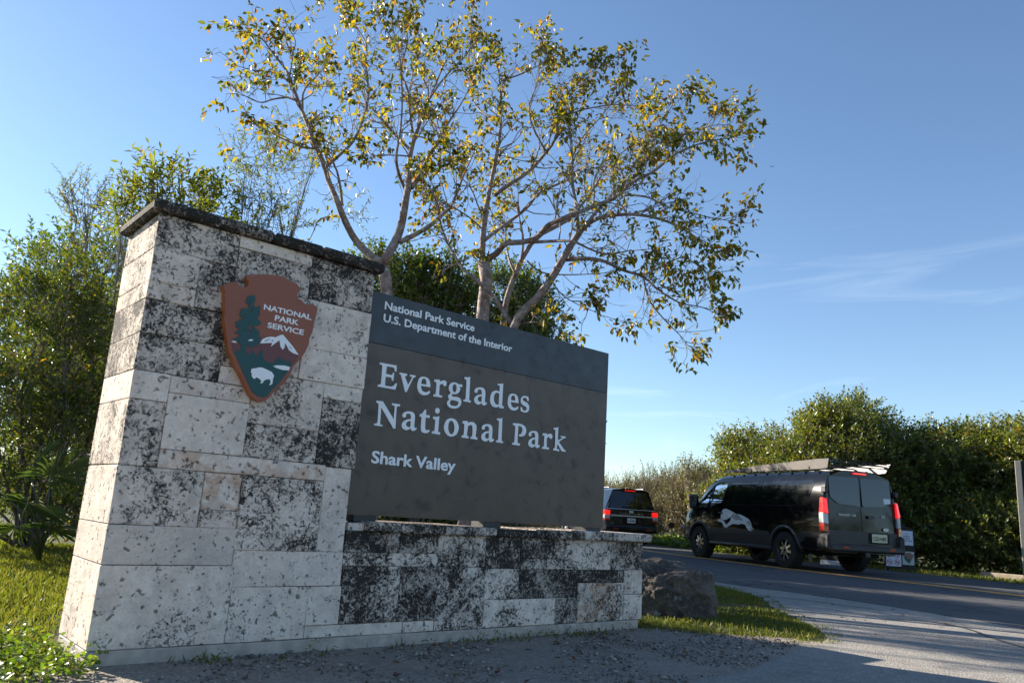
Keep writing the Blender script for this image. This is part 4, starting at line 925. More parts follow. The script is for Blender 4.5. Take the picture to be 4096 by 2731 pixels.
LAWN = [wl_(-.02, -.02), (-2.0, 3.2), (-2.6, 2.2), (-4.5, 2.2), (-9, 6), (-9, 11.5), (-4.5, 11.5), (-2.5, 8.5), wl_(0.0, .9), wl_(-.02, .6)]
grass('lawn_grass', LAWN, 130000, .075, 'sunlit lawn grass left of the stone pillar', patch=-.25, sc=1.3)
weeds('lawn_weeds', [wl_(.06, -.06), (-1.75, 3.5), (-1.9, 2.9), (-3.2, 2.9), (-3.6, 4.4), (-2.35, 4.35), wl_(-.03, .3), wl_(-.03, .0)], 1300, .08, .030, 'low broad-leaved weeds in the sun at the pillar corner')
grass('verge_grass', [wl_(4.0, 1.2), wl_(4.05, .0), (1.6, 6.3), (2.1, 6.38), (2.5, 6.42), (2.75, 6.95), (2.83, 7.6), (2.92, 8.6), (3.08, 9.6), (3.02, 10.4), (2.74, 11.6), (2.5, 13.2), (1.4, 16), (0, 14), (-.5, 10)], 62000, .060, 'short grass verge round the boulder', patch=.1, sc=1.8)
grass('edge_grass', [(2.2, 6.2), (2.62, 6.2), (2.95, 6.95), (3.0, 7.6), (3.08, 8.6), (3.26, 9.6), (3.2, 10.4), (2.92, 11.6), (2.7, 12.9), (2.5, 12.9), (2.8, 10.2), (2.7, 8), (2.5, 6.7)], 9000, .045, 'ragged grass edge creeping over the drive', patch=.22, sc=5.0)
grass('back_grass', [wl_(0, .7), wl_(4.0, .8), (1.5, 8), (2.3, 13.5), (.5, 19), (-3, 22), (-6, 14), (-3.5, 8)], 40000, .10, 'rough grass behind the sign wall', w=.009)
FARV = [(13.6, 10.2), (12.4, 13.3), (11.2, 16.2), (9.9, 19.0), (8.55, 21.8), (7.35, 24.5), (6.4, 27.3), (5.4, 30.8), (5.4, 34), (8.5, 31), (10, 27), (12.3, 23.6), (15.6, 21.8), (17.5, 14)]
grass('far_verge_grass', FARV, 60000, .11, 'grass verge along the far side of the road', w=.010, lean=.35)
weeds('verge_plants', [(7.0, 25.6), (6.5, 27.5), (5.6, 30.6), (5.2, 33), (8, 33), (9.4, 28.5), (8.6, 25.8)], 1500, .22, .15, 'bright green low plants beside the road bend')
weeds('plinth_weeds', [wl_(.5, -.02), wl_(.5, -.14), wl_(1.2, -.2), wl_(2.4, -.18), wl_(3.9, -.10), wl_(3.9, -.01)], 520, .05, .026, 'dark weed tufts along the foot of the plinth', 'grass', patch=.12, sc=3.0, asp=.4)
grass('plinth_grass', [wl_(.3, -.02), wl_(.5, -.16), wl_(1.2, -.2), wl_(2.4, -.2), wl_(4.0, -.16), wl_(4.0, -.01)], 3600, .07, 'thin grass tufts along the plinth', patch=.22, sc=3.5)
# gravel chips and fallen leaves
MAT['chip'] = leaf_mat('stone_chip', [(0, (.09, .078, .066)), (.5, (.20, .18, .155)), (1, (.42, .38, .33))], .9, .0, .2)
def chips():
    P = scatter([wl_(.2, -.01), wl_(4.1, -.01), (2.4, 6.35), (1.99, 5.62), (1.47, 4.86), (1.1, 4.5), (.3, 3.5), (-.7, 2.1), (-2.3, 2.9)], 30000, .22, 2.2); k = len(P); s = rng.gamma(2.0, .0022, k) + .0018
    oc = np.array([[1, 0, 0], [-1, 0, 0], [0, 1, 0], [0, -1, 0], [0, 0, .7], [0, 0, -.7]])
    q = np.array([[0, 2, 4], [2, 1, 4], [1, 3, 4], [3, 0, 4], [2, 0, 5], [1, 2, 5], [3, 1, 5], [0, 3, 5]])
    a_ = rng.uniform(0, 6.28, k); ca, sa = np.cos(a_), np.sin(a_)
    v = oc[None] * s[:, None, None] * rng.uniform(.6, 1.4, (k, 6, 1)); x = v[..., 0] * ca[:, None] - v[..., 1] * sa[:, None]; y = v[..., 0] * sa[:, None] + v[..., 1] * ca[:, None]
    V = np.stack([x + P[:, :1], y + P[:, 1:], v[..., 2] - .006 + s[:, None] * .35], -1).reshape(-1, 3); F = (q[None] + (np.arange(k) * 6)[:, None, None]).reshape(-1, 3)
    o = mk('gravel_chips', tri_mesh('gravel_chips', V, F), MAT['chip']); tag(o, 'loose pale gravel chips before the sign wall', 'gravel', kind='stuff')
chips()
MAT['dead'] = leaf_mat('fallen_leaf', [(0, (.13, .035, .012)), (.6, (.16, .07, .025)), (1, (.22, .14, .06))], .7, .2)
def litter():
    P = np.concatenate([scatter([wl_(.3, -.05), wl_(4.1, -.05), (2.4, 6.35), (1.5, 5.0), (.3, 3.5), (-1.0, 3.2)], 170), scatter([(1.2, 6.5), (2.7, 6.6), (3.0, 9), (2.5, 12), (1.3, 8.5)], 130), scatter([(2.6, 6.2), (5, 7), (4, 10), (3.2, 10)], 30)]); k = len(P)
    B = np.stack([P[:, 0], P[:, 1], hgt(P[:, 0], P[:, 1]) + .006], 1); D = nrm(rng.normal(size=(k, 3)) * [1, 1, .12]); Nn = nrm(rng.normal(size=(k, 3)) * .3 + [0, 0, 1]); L = rng.uniform(.03, .065, k)
    V, F = leaf_arrays(B, D, Nn, L, L * .55, .5, -.1, True)
    o = mk('fallen_leaves', tri_mesh('fallen_leaves', V, F), MAT['dead']); tag(o, 'scattered brown fallen leaves on gravel and grass', 'leaves', kind='stuff')
litter()

# ------------------------------------------------------------------ boulder at the wall's end
def rock_mat():
    t = NT('boulder_rock'); co = t.obj(); n1 = t.noise(4, co, 6, .6, .8); n2 = t.noise(22, co, 6, .65, .6); n3 = t.noise(9, co, 5, .6)
    c = t.mix(t.ramp(n1, [(.4, (0, 0, 0)), (.62, (1, 1, 1))]), (.07, .062, .055), (.19, .155, .125))
    c = t.mix(t.ramp(n2, [(.55, (0, 0, 0)), (.7, (1, 1, 1))]), c, (.23, .20, .17)); c = t.mix(t.ramp(n3, [(.64, (0, 0, 0)), (.7, (.8, .8, .8))]), c, (.30, .32, .28))
    t.l(c, t.b.inputs['Base Color']); t.b.inputs['Roughness'].default_value = .92; t.bump(t.math('ADD', n1, n2), 1.0, .05); return t.m
def boulder(loc, size, seed, label):
    bm = bmesh.new(); bmesh.ops.create_icosphere(bm, subdivisions=6, radius=1)
    for v in bm.verts:
        p = v.co.normalized(); q = Vector((abs(p.x) ** .75 * math.copysign(1, p.x), abs(p.y) ** .75 * math.copysign(1, p.y), abs(p.z) ** .7 * math.copysign(1, p.z))); q = q / max(1.0, q.length * .9)
        k = 1.08 + .30 * mnoise.noise(p * 1.5 + Vector((seed, 0, 0))) + .12 * mnoise.noise(p * 3.1 + Vector((0, seed, 0))) - .10 * abs(mnoise.noise(p * 4.3 + Vector((seed, 2, 1)))) + .07 * mnoise.noise(p * 8) + .045 * mnoise.noise(p * 17) + .025 * mnoise.noise(p * 33)
        v.co = Vector((q.x * size[0] * k, q.y * size[1] * k, q.z * size[2] * k))
    m = bpy.data.meshes.new('boulder'); bm.to_mesh(m); bm.free()
    o = mk('boulder', m, rock_mat(), smooth=True); o.location = loc; tag(o, label, 'boulder'); return o
rl, rr_ = gnd((2560, 2465)), gnd((2805, 2460))
rc = (rl + rr_) / 2
boulder((rc[0] + .02, rc[1] + .30, .12), (.40, .36, .30), 4.2, 'dark rough boulder lying in the grass at the end of the stone base')
# ------------------------------------------------------------------ vehicle helpers
MAT['black_paint'] = simple('black_car_paint', (.005, .005, .006), .06, var=.03, scale=3, spec=.36, coat=.0)
MAT['blue_paint'] = simple('dark_blue_car_paint', (.006, .010, .018), .07, var=.03, scale=3, spec=.45, coat=.0)
MAT['cladding'] = simple('grey_black_plastic', (.030, .030, .033), .5, var=.12, scale=40, bump=.1)
MAT['rubber'] = simple('tyre_rubber', (.013, .013, .013), .8, var=.2, scale=40, bump=.2)
MAT['alloy'] = simple('alloy_rim', (.45, .45, .47), .25, metal=1.0, var=.1)
MAT['dark_rim'] = simple('black_rim', (.015, .015, .016), .4, var=.1)
MAT['chrome'] = simple('silver_trim', (.50, .52, .55), .3, metal=.35, var=.05)
MAT['tint'] = simple('tinted_glass', (.004, .005, .006), .04, var=.02, spec=.5, coat=.3)
MAT['seam'] = simple('dark_seam', (.003, .003, .003), .9, var=.1)
MAT['rack'] = simple('rack_aluminium', (.20, .185, .172), .55, metal=.0, var=.08, scale=6)
MAT['rack_bar'] = simple('black_rack_bar', (.02, .02, .02), .5)
MAT['red_lens'] = simple('red_lens', (.32, .008, .006), .15, var=.1, coat=1.0)
MAT['red_lit'] = simple('lit_brake_lens', (.5, .01, .008), .2, var=.1, coat=1.0, emit=(1.0, .012, .010, .28))
MAT['clear_lens'] = simple('clear_lens', (.42, .45, .48), .15, var=.1, coat=1.0)
MAT['plate_y'] = simple('pale_yellow_plate', (.60, .58, .40), .5, var=.06, scale=30)
MAT['plate_w'] = simple('white_plate', (.68, .70, .74), .5, var=.06, scale=30)
MAT['ink'] = simple('dark_ink', (.02, .02, .03), .6)
MAT['feather'] = simple('white_vinyl', (.86, .87, .88), .4, var=.06, scale=8)
MAT['feather_grey'] = simple('grey_vinyl', (.42, .41, .38), .4, var=.12, scale=8)
MAT['beak'] = simple('orange_vinyl', (.55, .22, .03), .4, var=.08, scale=8)
def glass_mat():
    t = NT('clear_window_glass'); g = t.n('ShaderNodeBsdfGlossy'); g.inputs['Roughness'].default_value = .02
    tr = t.n('ShaderNodeBsdfTransparent'); n = t.noise(3, t.obj(), 2); t.l(t.ramp(n, [(.3, (.55, .62, .60)), (.7, (.62, .68, .66))]), tr.inputs['Color'])
    fr = t.n('ShaderNodeFresnel'); fr.inputs['IOR'].default_value = 1.5; mx = t.n('ShaderNodeMixShader'); t.l(fr.outputs[0], mx.inputs[0]); t.l(tr.outputs[0], mx.inputs[1]); t.l(g.outputs[0], mx.inputs[2]); t.l(mx.outputs[0], t.out.inputs['Surface']); return t.m
MAT['glass'] = glass_mat()

def loft(secs):
    """secs: list of (x, [(y,z) half section from bottom centre to roof centre]) -> closed mesh builder"""
    n = len(secs[0][1]); ring = 2 * n - 2; V = []; F = []
    for x, s in secs:
        xf = x if callable(x) else (lambda z, x=x: x)
        half = [(xf(z), y, z) for y, z in s]
        V += half + [(p[0], -p[1], p[2]) for p in half[-2:0:-1]]
    for i in range(len(secs) - 1):
        for k in range(ring):
            a = i * ring + k; b = i * ring + (k + 1) % ring; F.append((a, b, b + ring, a + ring))
    F.append(tuple(range(ring - 1, -1, -1))); F.append(tuple((len(secs) - 1) * ring + k for k in range(ring)))
    return MB().add(V, F)
def ysurf(secs, x, z):
    xs = [s[0](z) if callable(s[0]) else s[0] for s in secs]
    def yz(s):
        pts = s[1]; best = 0
        for (y0, z0), (y1, z1) in zip(pts[1:-1], pts[2:]):
            if z0 <= z <= z1 and z1 > z0: return y0 + (y1 - y0) * (z - z0) / (z1 - z0)
        return pts[-2][0]
    if x <= xs[0]: return yz(secs[0])
    for i in range(len(xs) - 1):
        if xs[i] <= x <= xs[i + 1]:
            k = (x - xs[i]) / (xs[i + 1] - xs[i]); return yz(secs[i]) * (1 - k) + yz(secs[i + 1]) * k
    return yz(secs[-1])
def boolean(o, cutters):
    for c in cutters:
        c.parent = o.parent
        md = o.modifiers.new('b', 'BOOLEAN'); md.operation = 'DIFFERENCE'; md.object = c; md.solver = 'EXACT'
    dg = bpy.context.evaluated_depsgraph_get(); dg.update()
    m = bpy.data.meshes.new_from_object(o.evaluated_get(dg)); o.modifiers.clear(); old = o.data; o.data = m
    for c in cutters: bpy.data.objects.remove(c)
def cyl_cut(x, z, r_, half=1.3, y0=None):
    mb = MB().lathe([(0.001, -half), (r_, -half), (r_, half), (.001, half)], 40); o = mb.build('cut', None); o.location = (x, 0, z); return o
def side_patch(secs, poly, off, th, side=1, sub=0):
    """thin panel hugging the body side; poly in (x,z)"""
    m = fill2d([poly], .001)
    bm = bmesh.new(); bm.from_mesh(m)
    bmesh.ops.remove_doubles(bm, verts=bm.verts, dist=.0012) if False else None
    for zc in (1.47, 1.58, 1.69, 1.80):
        bmesh.ops.bisect_plane(bm, geom=bm.verts[:] + bm.edges[:] + bm.faces[:], plane_co=(0, zc, 0), plane_no=(0, 1, 0))
    for v in bm.verts:
        x, z, lay = v.co.x, v.co.y, v.co.z
        y = ysurf(secs, x, z) + off + (th if lay > .0005 else 0)
        v.co = Vector((x, y * side, z))
    bmesh.ops.recalc_face_normals(bm, faces=bm.faces); bm.to_mesh(m); bm.free(); return m
def rrect(pts, r=.05, k=4):
    out = []; n = len(pts)
    for i in range(n):
        p = np.array(pts[i], float); a = np.array(pts[i - 1], float); b = np.array(pts[(i + 1) % n], float)
        da, db = a - p, b - p; la, lb = np.linalg.norm(da), np.linalg.norm(db); q = min(r, la * .45, lb * .45); s, e = p + da / la * q, p + db / lb * q
        for j in range(k + 1):
            t = j / k; out.append((1 - t) ** 2 * s + 2 * t * (1 - t) * p + t * t * e)
    return out
def wheel(parent, x, y, z, rad, wid, side, spokes, rimr, alloy=True):
    s = 1 if side > 0 else -1
    T = Matrix.Translation((x, y, z))
    w = MB().lathe([(rimr, -wid / 2), (rad * .93, -wid / 2), (rad * .985, -wid * .38), (rad, -wid * .2), (rad, wid * .2), (rad * .985, wid * .38), (rad * .93, wid / 2), (rimr * 1.02, wid * .5), (rimr * .98, wid * .38), (rimr * .96, -wid / 2), (rimr, -wid / 2)], 40, T)
    for k in range(36):                    # tread blocks
        a_ = 2 * math.pi * k / 36
        for yy in (-.34, 0.0, .34):
            aa = a_ + (.04 if yy == 0 else 0)
            c = Vector((math.cos(aa) * (rad + .001), yy * wid, math.sin(aa) * (rad + .001))); e1 = Vector((-math.sin(aa), 0, math.cos(aa))) * rad * .055; e2 = Vector((0, wid * .13, 0)); e3 = Vector((math.cos(aa), 0, math.sin(aa))) * .006
            q = [T @ (c + sx * e1 + sy * e2 + sz * e3) for sz in (-1, 1) for sx, sy in ((-1, -1), (1, -1), (1, 1), (-1, 1))]
            w.add(q, [(4, 5, 6, 7), (0, 1, 5, 4), (1, 2, 6, 5), (2, 3, 7, 6), (3, 0, 4, 7)])
    wh = w.build('wheel', MAT['rubber'], parent, smooth=True); autosmooth(wh, 40)
    yo = y + s * wid * .33
    mb = MB().lathe([(.001, s * (wid * .12)), (rimr * .97, s * wid * .12), (rimr * 1.0, s * wid * .5), (rimr * .95, s * wid * .5), (rimr * .9, s * wid * .2)], 36, T); mb.build('rim', MAT['dark_rim'], wh, smooth=True)
    mb = MB()
    for k in range(spokes):
        a_ = 2 * math.pi * (k + .3) / spokes; e1 = Vector((-math.sin(a_), 0, math.cos(a_))); d = Vector((math.cos(a_), 0, math.sin(a_)))
        c0 = Vector((x, y + s * wid * .42, z)); c1 = Vector((x, y + s * wid * .36, z)); hw0, hw1 = rimr * .13, rimr * .10
        i0, o0 = rimr * .22, rimr * .9; t_ = Vector((0, -s * .03, 0))
        q = [c0 + d * i0 - e1 * hw0, c0 + d * i0 + e1 * hw0, c1 + d * o0 + e1 * hw1, c1 + d * o0 - e1 * hw1]
        mb.add(q + [p + t_ for p in q], [(0, 1, 2, 3), (7, 6, 5, 4), (0, 4, 5, 1), (1, 5, 6, 2), (2, 6, 7, 3), (3, 7, 4, 0)])
    mb.lathe([(.001, s * wid * .44), (rimr * .2, s * wid * .44), (rimr * .3, s * wid * .40), (rimr * .3, s * wid * .2)], 20, T)
    o = mb.build('spokes', MAT['alloy'], wh); autosmooth(o, 30)
    MB().lathe([(.001, s * wid * .47), (rimr * .13, s * wid * .47), (rimr * .15, s * wid * .42)], 16, T).build('hub_cap', MAT['dark_rim'], wh, smooth=True)
    return wh

# ------------------------------------------------------------------ black van
VL = (7.085, 17.64, 0.05); VYAW = R(109.0)
van = empty('cargo_van', VL, VYAW); tag(van, 'black van with white egret picture, alloy wheels and a roof rack', 'van')
def vsec(zb, zt, wl_2, wb, wt):
    b1 = min(1.20, zt - .22); b2 = min(1.36, zt - .16); u1 = max(zt - .16, b2 + .02)
    y0, y1 = wb - .02, wt + .01
    arc = [(y0 + (y1 - y0) * (.55 * q + .45 * q * q), b2 + (u1 - b2) * q) for q in (.0, .2, .4, .6, .8, 1.0)]     # curved tumblehome
    return [(0, zb), (wl_2 - .10, zb), (wl_2 - .02, zb + .07), (wl_2, zb + .18), (wl_2 + .005, min(.86, b1 - .1)), (wb, b1)] + arc + [(wt - .03, zt - .08), (wt - .10, zt - .03), (wt * .5, zt + .012), (0, zt + .025)]
rear = lambda z: -1.24 + max(0, z - 1.0) * .075
VS = [(rear, vsec(.42, 2.06, .93, .94, .79)), (-1.17, vsec(.40, 2.075, .975, .985, .815)), (-.6, vsec(.38, 2.08, .985, .995, .82)), (0.6, vsec(.38, 2.085, .985, 1.0, .825)), (1.8, vsec(.38, 2.08, .985, 1.0, .825)), (2.55, vsec(.38, 2.06, .985, .995, .815)), (2.85, vsec(.38, 2.00, .985, .99, .80)),
      (3.10, vsec(.38, 1.88, .98, .985, .81)), (3.40, vsec(.38, 1.66, .975, .975, .80)), (3.70, vsec(.38, 1.42, .97, .965, .80)), (3.92, vsec(.38, 1.26, .955, .945, .80)), (4.12, vsec(.40, 1.13, .90, .89, .74)), (4.24, vsec(.42, 1.0, .80, .79, .66)), (4.31, vsec(.46, .86, .62, .6, .5))]
bd = loft(VS).build('body', MAT['black_paint'], van)
doorwin = rrect([(2.30, 1.38), (2.22, 1.86), (2.62, 1.87), (2.84, 1.80), (3.34, 1.36), (3.30, 1.27), (2.95, 1.235)], .05)
cut = MB().prism(doorwin, (0, 1.4, 0), (1, 0, 0), (0, 0, 1), 2.8).build('cut', None)
bodycuts = [cyl_cut(0, .40, .455), cyl_cut(3.30, .40, .455), cut]
boolean(bd, bodycuts); autosmooth(bd, 25); bd.data.materials.clear(); bd.data.materials.append(MAT['black_paint'])
def vp(nm, m, mat, parent=None): return mk(nm, m, MAT[mat], parent or van)
for s in (1, -1):
    vp('door_glass', side_patch(VS, doorwin, -.03, .004, s), 'glass')
    pil = side_patch(VS, [(2.88, 1.24), (2.915, 1.24), (2.875, 1.79), (2.845, 1.79)], -.02, .02, s); vp('quarter_pillar', pil, 'seam')
    vp('side_window', side_patch(VS, rrect([(.85, 1.37), (.85, 1.86), (2.05, 1.855), (2.10, 1.37)], .07), .001, .005, s), 'tint')
    vp('side_window', side_patch(VS, rrect([(-.78, 1.50), (-.86, 1.86), (.84, 1.865), (.84, 1.37), (-.45, 1.37)], .10), .001, .005, s), 'tint')
    for w_ in [c for c in van.children if c.name.startswith('side_window')]: w_.data.polygons.foreach_set('use_smooth', np.ones(len(w_.data.polygons), bool)); autosmooth(w_, 30)
    # cladding between the wheels and behind
    for poly in ([(.50, .44), (.46, .66), (.52, .76), (2.78, .76), (2.84, .66), (2.80, .44)], [(-1.12, .44), (-1.12, .78), (-.52, .78), (-.46, .66), (-.50, .44)], [(3.80, .46), (3.76, .66), (3.80, .76), (4.00, .74), (4.06, .5)]):
        vp('cladding', side_patch(VS, poly, .002, .012, s), 'cladding')
    mb = MB().tube([(.46, s * .955, .40), (2.84, s * .955, .40)], .045, 8); mb.build('sill_step', MAT['cladding'], van, smooth=True)
    for cx in (0, 3.30):
        arc = [(cx + .475 * math.cos(t), s * (ysurf(VS, cx + .475 * math.cos(t), .40 + .475 * math.sin(t)) - .012), .40 + .475 * math.sin(t)) for t in np.linspace(-.12, math.pi + .12, 25)]
        MB().tube(arc, .042, 8).build('wheel_arch', MAT['cladding'], van, smooth=True)
    # panel seams
    def seam_line(pts, nm='seam'):
        MB().tube([(x, s * (ysurf(VS, x, z) + .0005), z) for x, z in pts], .004, 4).build(nm, MAT['seam'], van)
    seam_line([(2.14, .46), (2.14, 1.36), (2.10, 1.95)]); seam_line([(2.28, .46), (2.28, .80), (2.30, 1.0)])
    seam_line([(.845, .46), (.845, 1.2), (.845, 1.95)]); seam_line([(3.44, .86), (3.40, 1.15), (3.36, 1.24)])
    seam_line([(-.98, 1.96), (-.98, 1.40), (-1.10, 1.22)])
    # character line and rail
    MB().tube([(x, s * (ysurf(VS, x, 1.31) + .004), 1.31) for x in np.linspace(-.35, 2.10, 12)], .012, 5).build('door_rail', MAT['black_paint'], van)
    # door handle
    MB().box(2.22, 2.42, s * .992 - .012, s * .992 + .03, 1.10, 1.135).build('door_handle', MAT['black_paint'], van, bevel=.01)
    # mirror
    mr = MB().box(3.18, 3.36, s * 1.06 if s > 0 else -1.27, s * 1.06 + .21 if s > 0 else -1.06, 1.20, 1.56).build('mirror', MAT['cladding'], van, bevel=.04)
    MB().box(3.165, 3.178, (1.085 if s > 0 else -1.245), (1.245 if s > 0 else -1.085), 1.25, 1.52).build('mirror_glass', MAT['tint'], mr)
    MB().tube([(3.26, s * .96, 1.24), (3.27, s * 1.10, 1.26)], .035, 8).build('mirror_arm', MAT['cladding'], mr)
    # head lamp
    vp('headlight', side_patch(VS, [(3.80, .98), (3.78, 1.10), (3.92, 1.16), (4.16, 1.02), (4.20, .92)], .003, .012, s), 'clear_lens')
    # tail light
    def tl(nm, z0, z1, mat, sl=0.0):
        x0, x1 = -1.285, -1.10
        a0, a1 = s * .90, s * 1.005
        mb = MB(); yl_, yh = min(a0, a1), max(a0, a1)
        mb.add([(x0, a0, z0 + sl), (x0 + .03, a1, z0), (x1, a1 - s * .004, z0), (x1, a0, z0), (x0 + max(0, z1 - 1) * .07, a0, z1 + sl), (x0 + .03 + max(0, z1 - 1) * .07, a1 - s * max(0, z1 - 1.2) * .12, z1), (x1, a1 - s * max(0, z1 - 1.2) * .12, z1), (x1, a0, z1)],
               [(0, 1, 5, 4), (1, 2, 6, 5), (2, 3, 7, 6), (3, 0, 4, 7), (4, 5, 6, 7), (3, 2, 1, 0)])
        return mb.build(nm, MAT[mat], van, bevel=.012)
    tl('tail_light', 1.20, 1.50, 'red_lit', -.03); tl('reverse_light', .985, 1.198, 'clear_lens', -.03); tl('tail_light', .82, .983, 'red_lens', -.03)
    MB().box(-1.27, -1.12, (.87 if s > 0 else -.96), (.96 if s > 0 else -.87), 1.60, 1.72).build('door_hinge', MAT['cladding'], van, bevel=.015)
    MB().box(-1.29, -1.20, (.86 if s > 0 else -.95), (.95 if s > 0 else -.86), .66, .76).build('door_hinge', MAT['cladding'], van, bevel=.012)
    wheel(van, 0.0, s * .875, .385, .385, .245, s, 8, .235); wheel(van, 3.30, s * .875, .385, .385, .245, s, 8, .235)
# front screen, grille, lamps
ws = [(3.02, 1.95), (3.62, 1.475)]
m = MB(); g_ = []
for x in np.linspace(2.95, 3.72, 6):
    zt = np.interp(x, [2.85, 3.10, 3.40, 3.70, 3.92], [2.00, 1.88, 1.66, 1.42, 1.26])
    for y, dz in ((-.70, -.01), (-.35, .020), (0, .030), (.35, .020), (.70, -.01)): g_.append((x, y, zt + dz + .008))
m.add(g_, [(i * 5 + j, i * 5 + j + 1, i * 5 + j + 6, i * 5 + j + 5) for i in range(5) for j in range(4)]); m.build('windscreen', MAT['tint'], van, smooth=True)
MB().box(4.05, 4.36, -.80, .80, .40, .62).build('front_bumper', MAT['cladding'], van, bevel=.05)
MB().box(4.22, 4.335, -.48, .48, .66, .92).build('grille', MAT['cladding'], van, bevel=.02)
MB().box(2.45, 2.75, .20, .60, 1.235, 1.62).build('seat', MAT['cladding'], van, bevel=.05)
stw = [(2.98 + .03 * math.cos(t), .42 + .19 * math.cos(t), 1.33 + .18 * math.sin(t)) for t in np.linspace(0, 2 * math.pi, 21)]
MB().tube(stw, .014, 6).build('steering_wheel', MAT['cladding'], van, smooth=True)
# rear end
rx = lambda z: rear(z)
def rear_patch(nm, poly, mat, off=.003, th=.006, parent=None):
    m = fill2d([poly], .001)
    for v in m.vertices:
        y, z, lay = v.co.x, v.co.y, v.co.z; v.co = Vector((rx(z) - off - (th if lay > .0005 else 0), y, z))
    bm = bmesh.new(); bm.from_mesh(m); bmesh.ops.recalc_face_normals(bm, faces=bm.faces); bm.to_mesh(m); bm.free(); return vp(nm, m, mat, parent)
rear_patch('rear_window', rrect([(.80, 1.95), (.025, 1.955), (.025, 1.36), (.60, 1.39), (.80, 1.52)], .05), 'tint')
rear_patch('rear_window', rrect([(-.80, 1.95), (-.025, 1.955), (-.025, 1.36), (-.60, 1.39), (-.80, 1.52)], .05), 'tint')
rear_patch('seam', [(-.004, .62), (.004, .62), (.004, 2.0), (-.004, 2.0)], 'seam', .001, .002)
rear_patch('seam', [(.86, .60), (.868, .60), (.80, 2.0), (.792, 2.0)], 'seam', .001, .002); rear_patch('seam', [(-.86, .60), (-.868, .60), (-.80, 2.0), (-.792, 2.0)], 'seam', .001, .002)
rear_patch('lower_cladding', [(.90, .60), (-.90, .60), (-.90, .86), (.90, .86)], 'cladding', .002, .012)
MB().box(-1.40, -1.16, -.97, .97, .44, .585).build('rear_bumper', MAT['cladding'], van, bevel=.04)
for s in (1, -1):
    MB().box(-1.38, -.98, (.88 if s > 0 else -1.0), (1.0 if s > 0 else -.88), .46, .80).build('bumper_corner', MAT['cladding'], van, bevel=.05)
    MB().box(-1.408, -1.39, s * .60 - .07, s * .60 + .07, .50, .55).build('reflector', MAT['red_lens'], van)
MB().box(-1.215, -1.14, -.17, .17, 2.02, 2.055).build('brake_light', MAT['red_lit'], van, bevel=.006)
pr = rear_patch('plate_recess', rrect([(-.12, .63), (-.66, .63), (-.66, .84), (-.12, .84)], .03), 'seam', .015, .002)
lp = MB().box(-1.275, -1.268, -.60, -.20, .655, .825).build('licence_plate', MAT['plate_y'], van, bevel=.002)
EXR, EYR = (0, -1, 0), (0, 0, 1)
def rear_text(body, y, z, w, cap, mat, x, parent=None, bold=.02, nm='lettering'):
    m = text2d(body, w, cap, .002, bold); place(m, (x, y, z), EXR, EYR); return mk(nm, m, MAT[mat], parent or van)
rear_text('CZZ\u2022NER', .0 - .225, .695, .35, .075, 'ink', -1.2755, lp)
rear_text('TRANSIT 150', .62, 1.155, .46, .042, 'chrome', rx(1.17) - .002); rear_text('XLT', -.50, 1.165, .10, .038, 'chrome', rx(1.17) - .002)
rear_patch('badge', [(-.60 + .075 * math.cos(t), .925 + .033 * math.sin(t)) for t in np.linspace(0, 2 * math.pi, 25)[:-1]], 'chrome', .002, .006)
rear_patch('handle', rrect([(-.14, 1.13), (-.32, 1.13), (-.32, 1.19), (-.14, 1.19)], .02), 'cladding', .002, .02)
rear_patch('window_sticker', rrect([(-.60, 1.45), (-.785, 1.47), (-.785, 1.57), (-.60, 1.56)], .01), 'plate_w', .010, .001)
# underbody, hitch, exhaust
MB().box(-1.05, 3.9, -.55, .55, .34, .46).build('underbody', MAT['seam'], van)
MB().tube([(0, -.8, .38), (0, .8, .38)], .06, 8).build('axle', MAT['seam'], van)
MB().box(-1.36, -1.0, -.06, .06, .36, .44).build('tow_hitch', MAT['cladding'], van)
# roof rack
for s in (1, -1):
    f = MB(); q = []
    for x, z0, z1 in ((-1.13, 2.115, 2.30), (-.95, 2.10, 2.305), (1.0, 2.11, 2.245), (2.45, 2.11, 2.16), (2.62, 2.11, 2.12)):
        q += [(x, s * .775, z0), (x - (.10 if x < -1 else 0), s * (.775 + (z1 - z0) * .25), z1), (x - (.10 if x < -1 else 0), s * (.767 + (z1 - z0) * .25), z1), (x, s * .767, z0)]
    fs = [(i * 4 + k, i * 4 + (k + 1) % 4, i * 4 + 4 + (k + 1) % 4, i * 4 + 4 + k) for i in range(4) for k in range(4)] + [(0, 1, 2, 3), (19, 18, 17, 16)]
    fr_ = f.add(q, fs).build('rack_side', MAT['rack'], van)
    for x in (-.6, .4, 1.4): MB().box(x, x + .05, s * .785 - .012, s * .785 + .014, 2.125, 2.175).build('rack_bolt_plate', MAT['rack_bar'], fr_)
for i, x in enumerate(np.linspace(-1.05, 2.35, 9)):
    zc = np.interp(x, [-1.05, 2.45], [2.255, 2.15]); MB().box(x - .03, x + .03, -.78, .78, zc - .013, zc + .013).build('rack_bar', MAT['rack_bar'], van, bevel=.004)
for zc, x in ((2.285, -1.16), (2.24, -1.14), (2.195, -1.12)): MB().tube([(x, -.79, zc), (x, .79, zc)], .010, 6).build('rack_rail', MAT['rack_bar'], van)
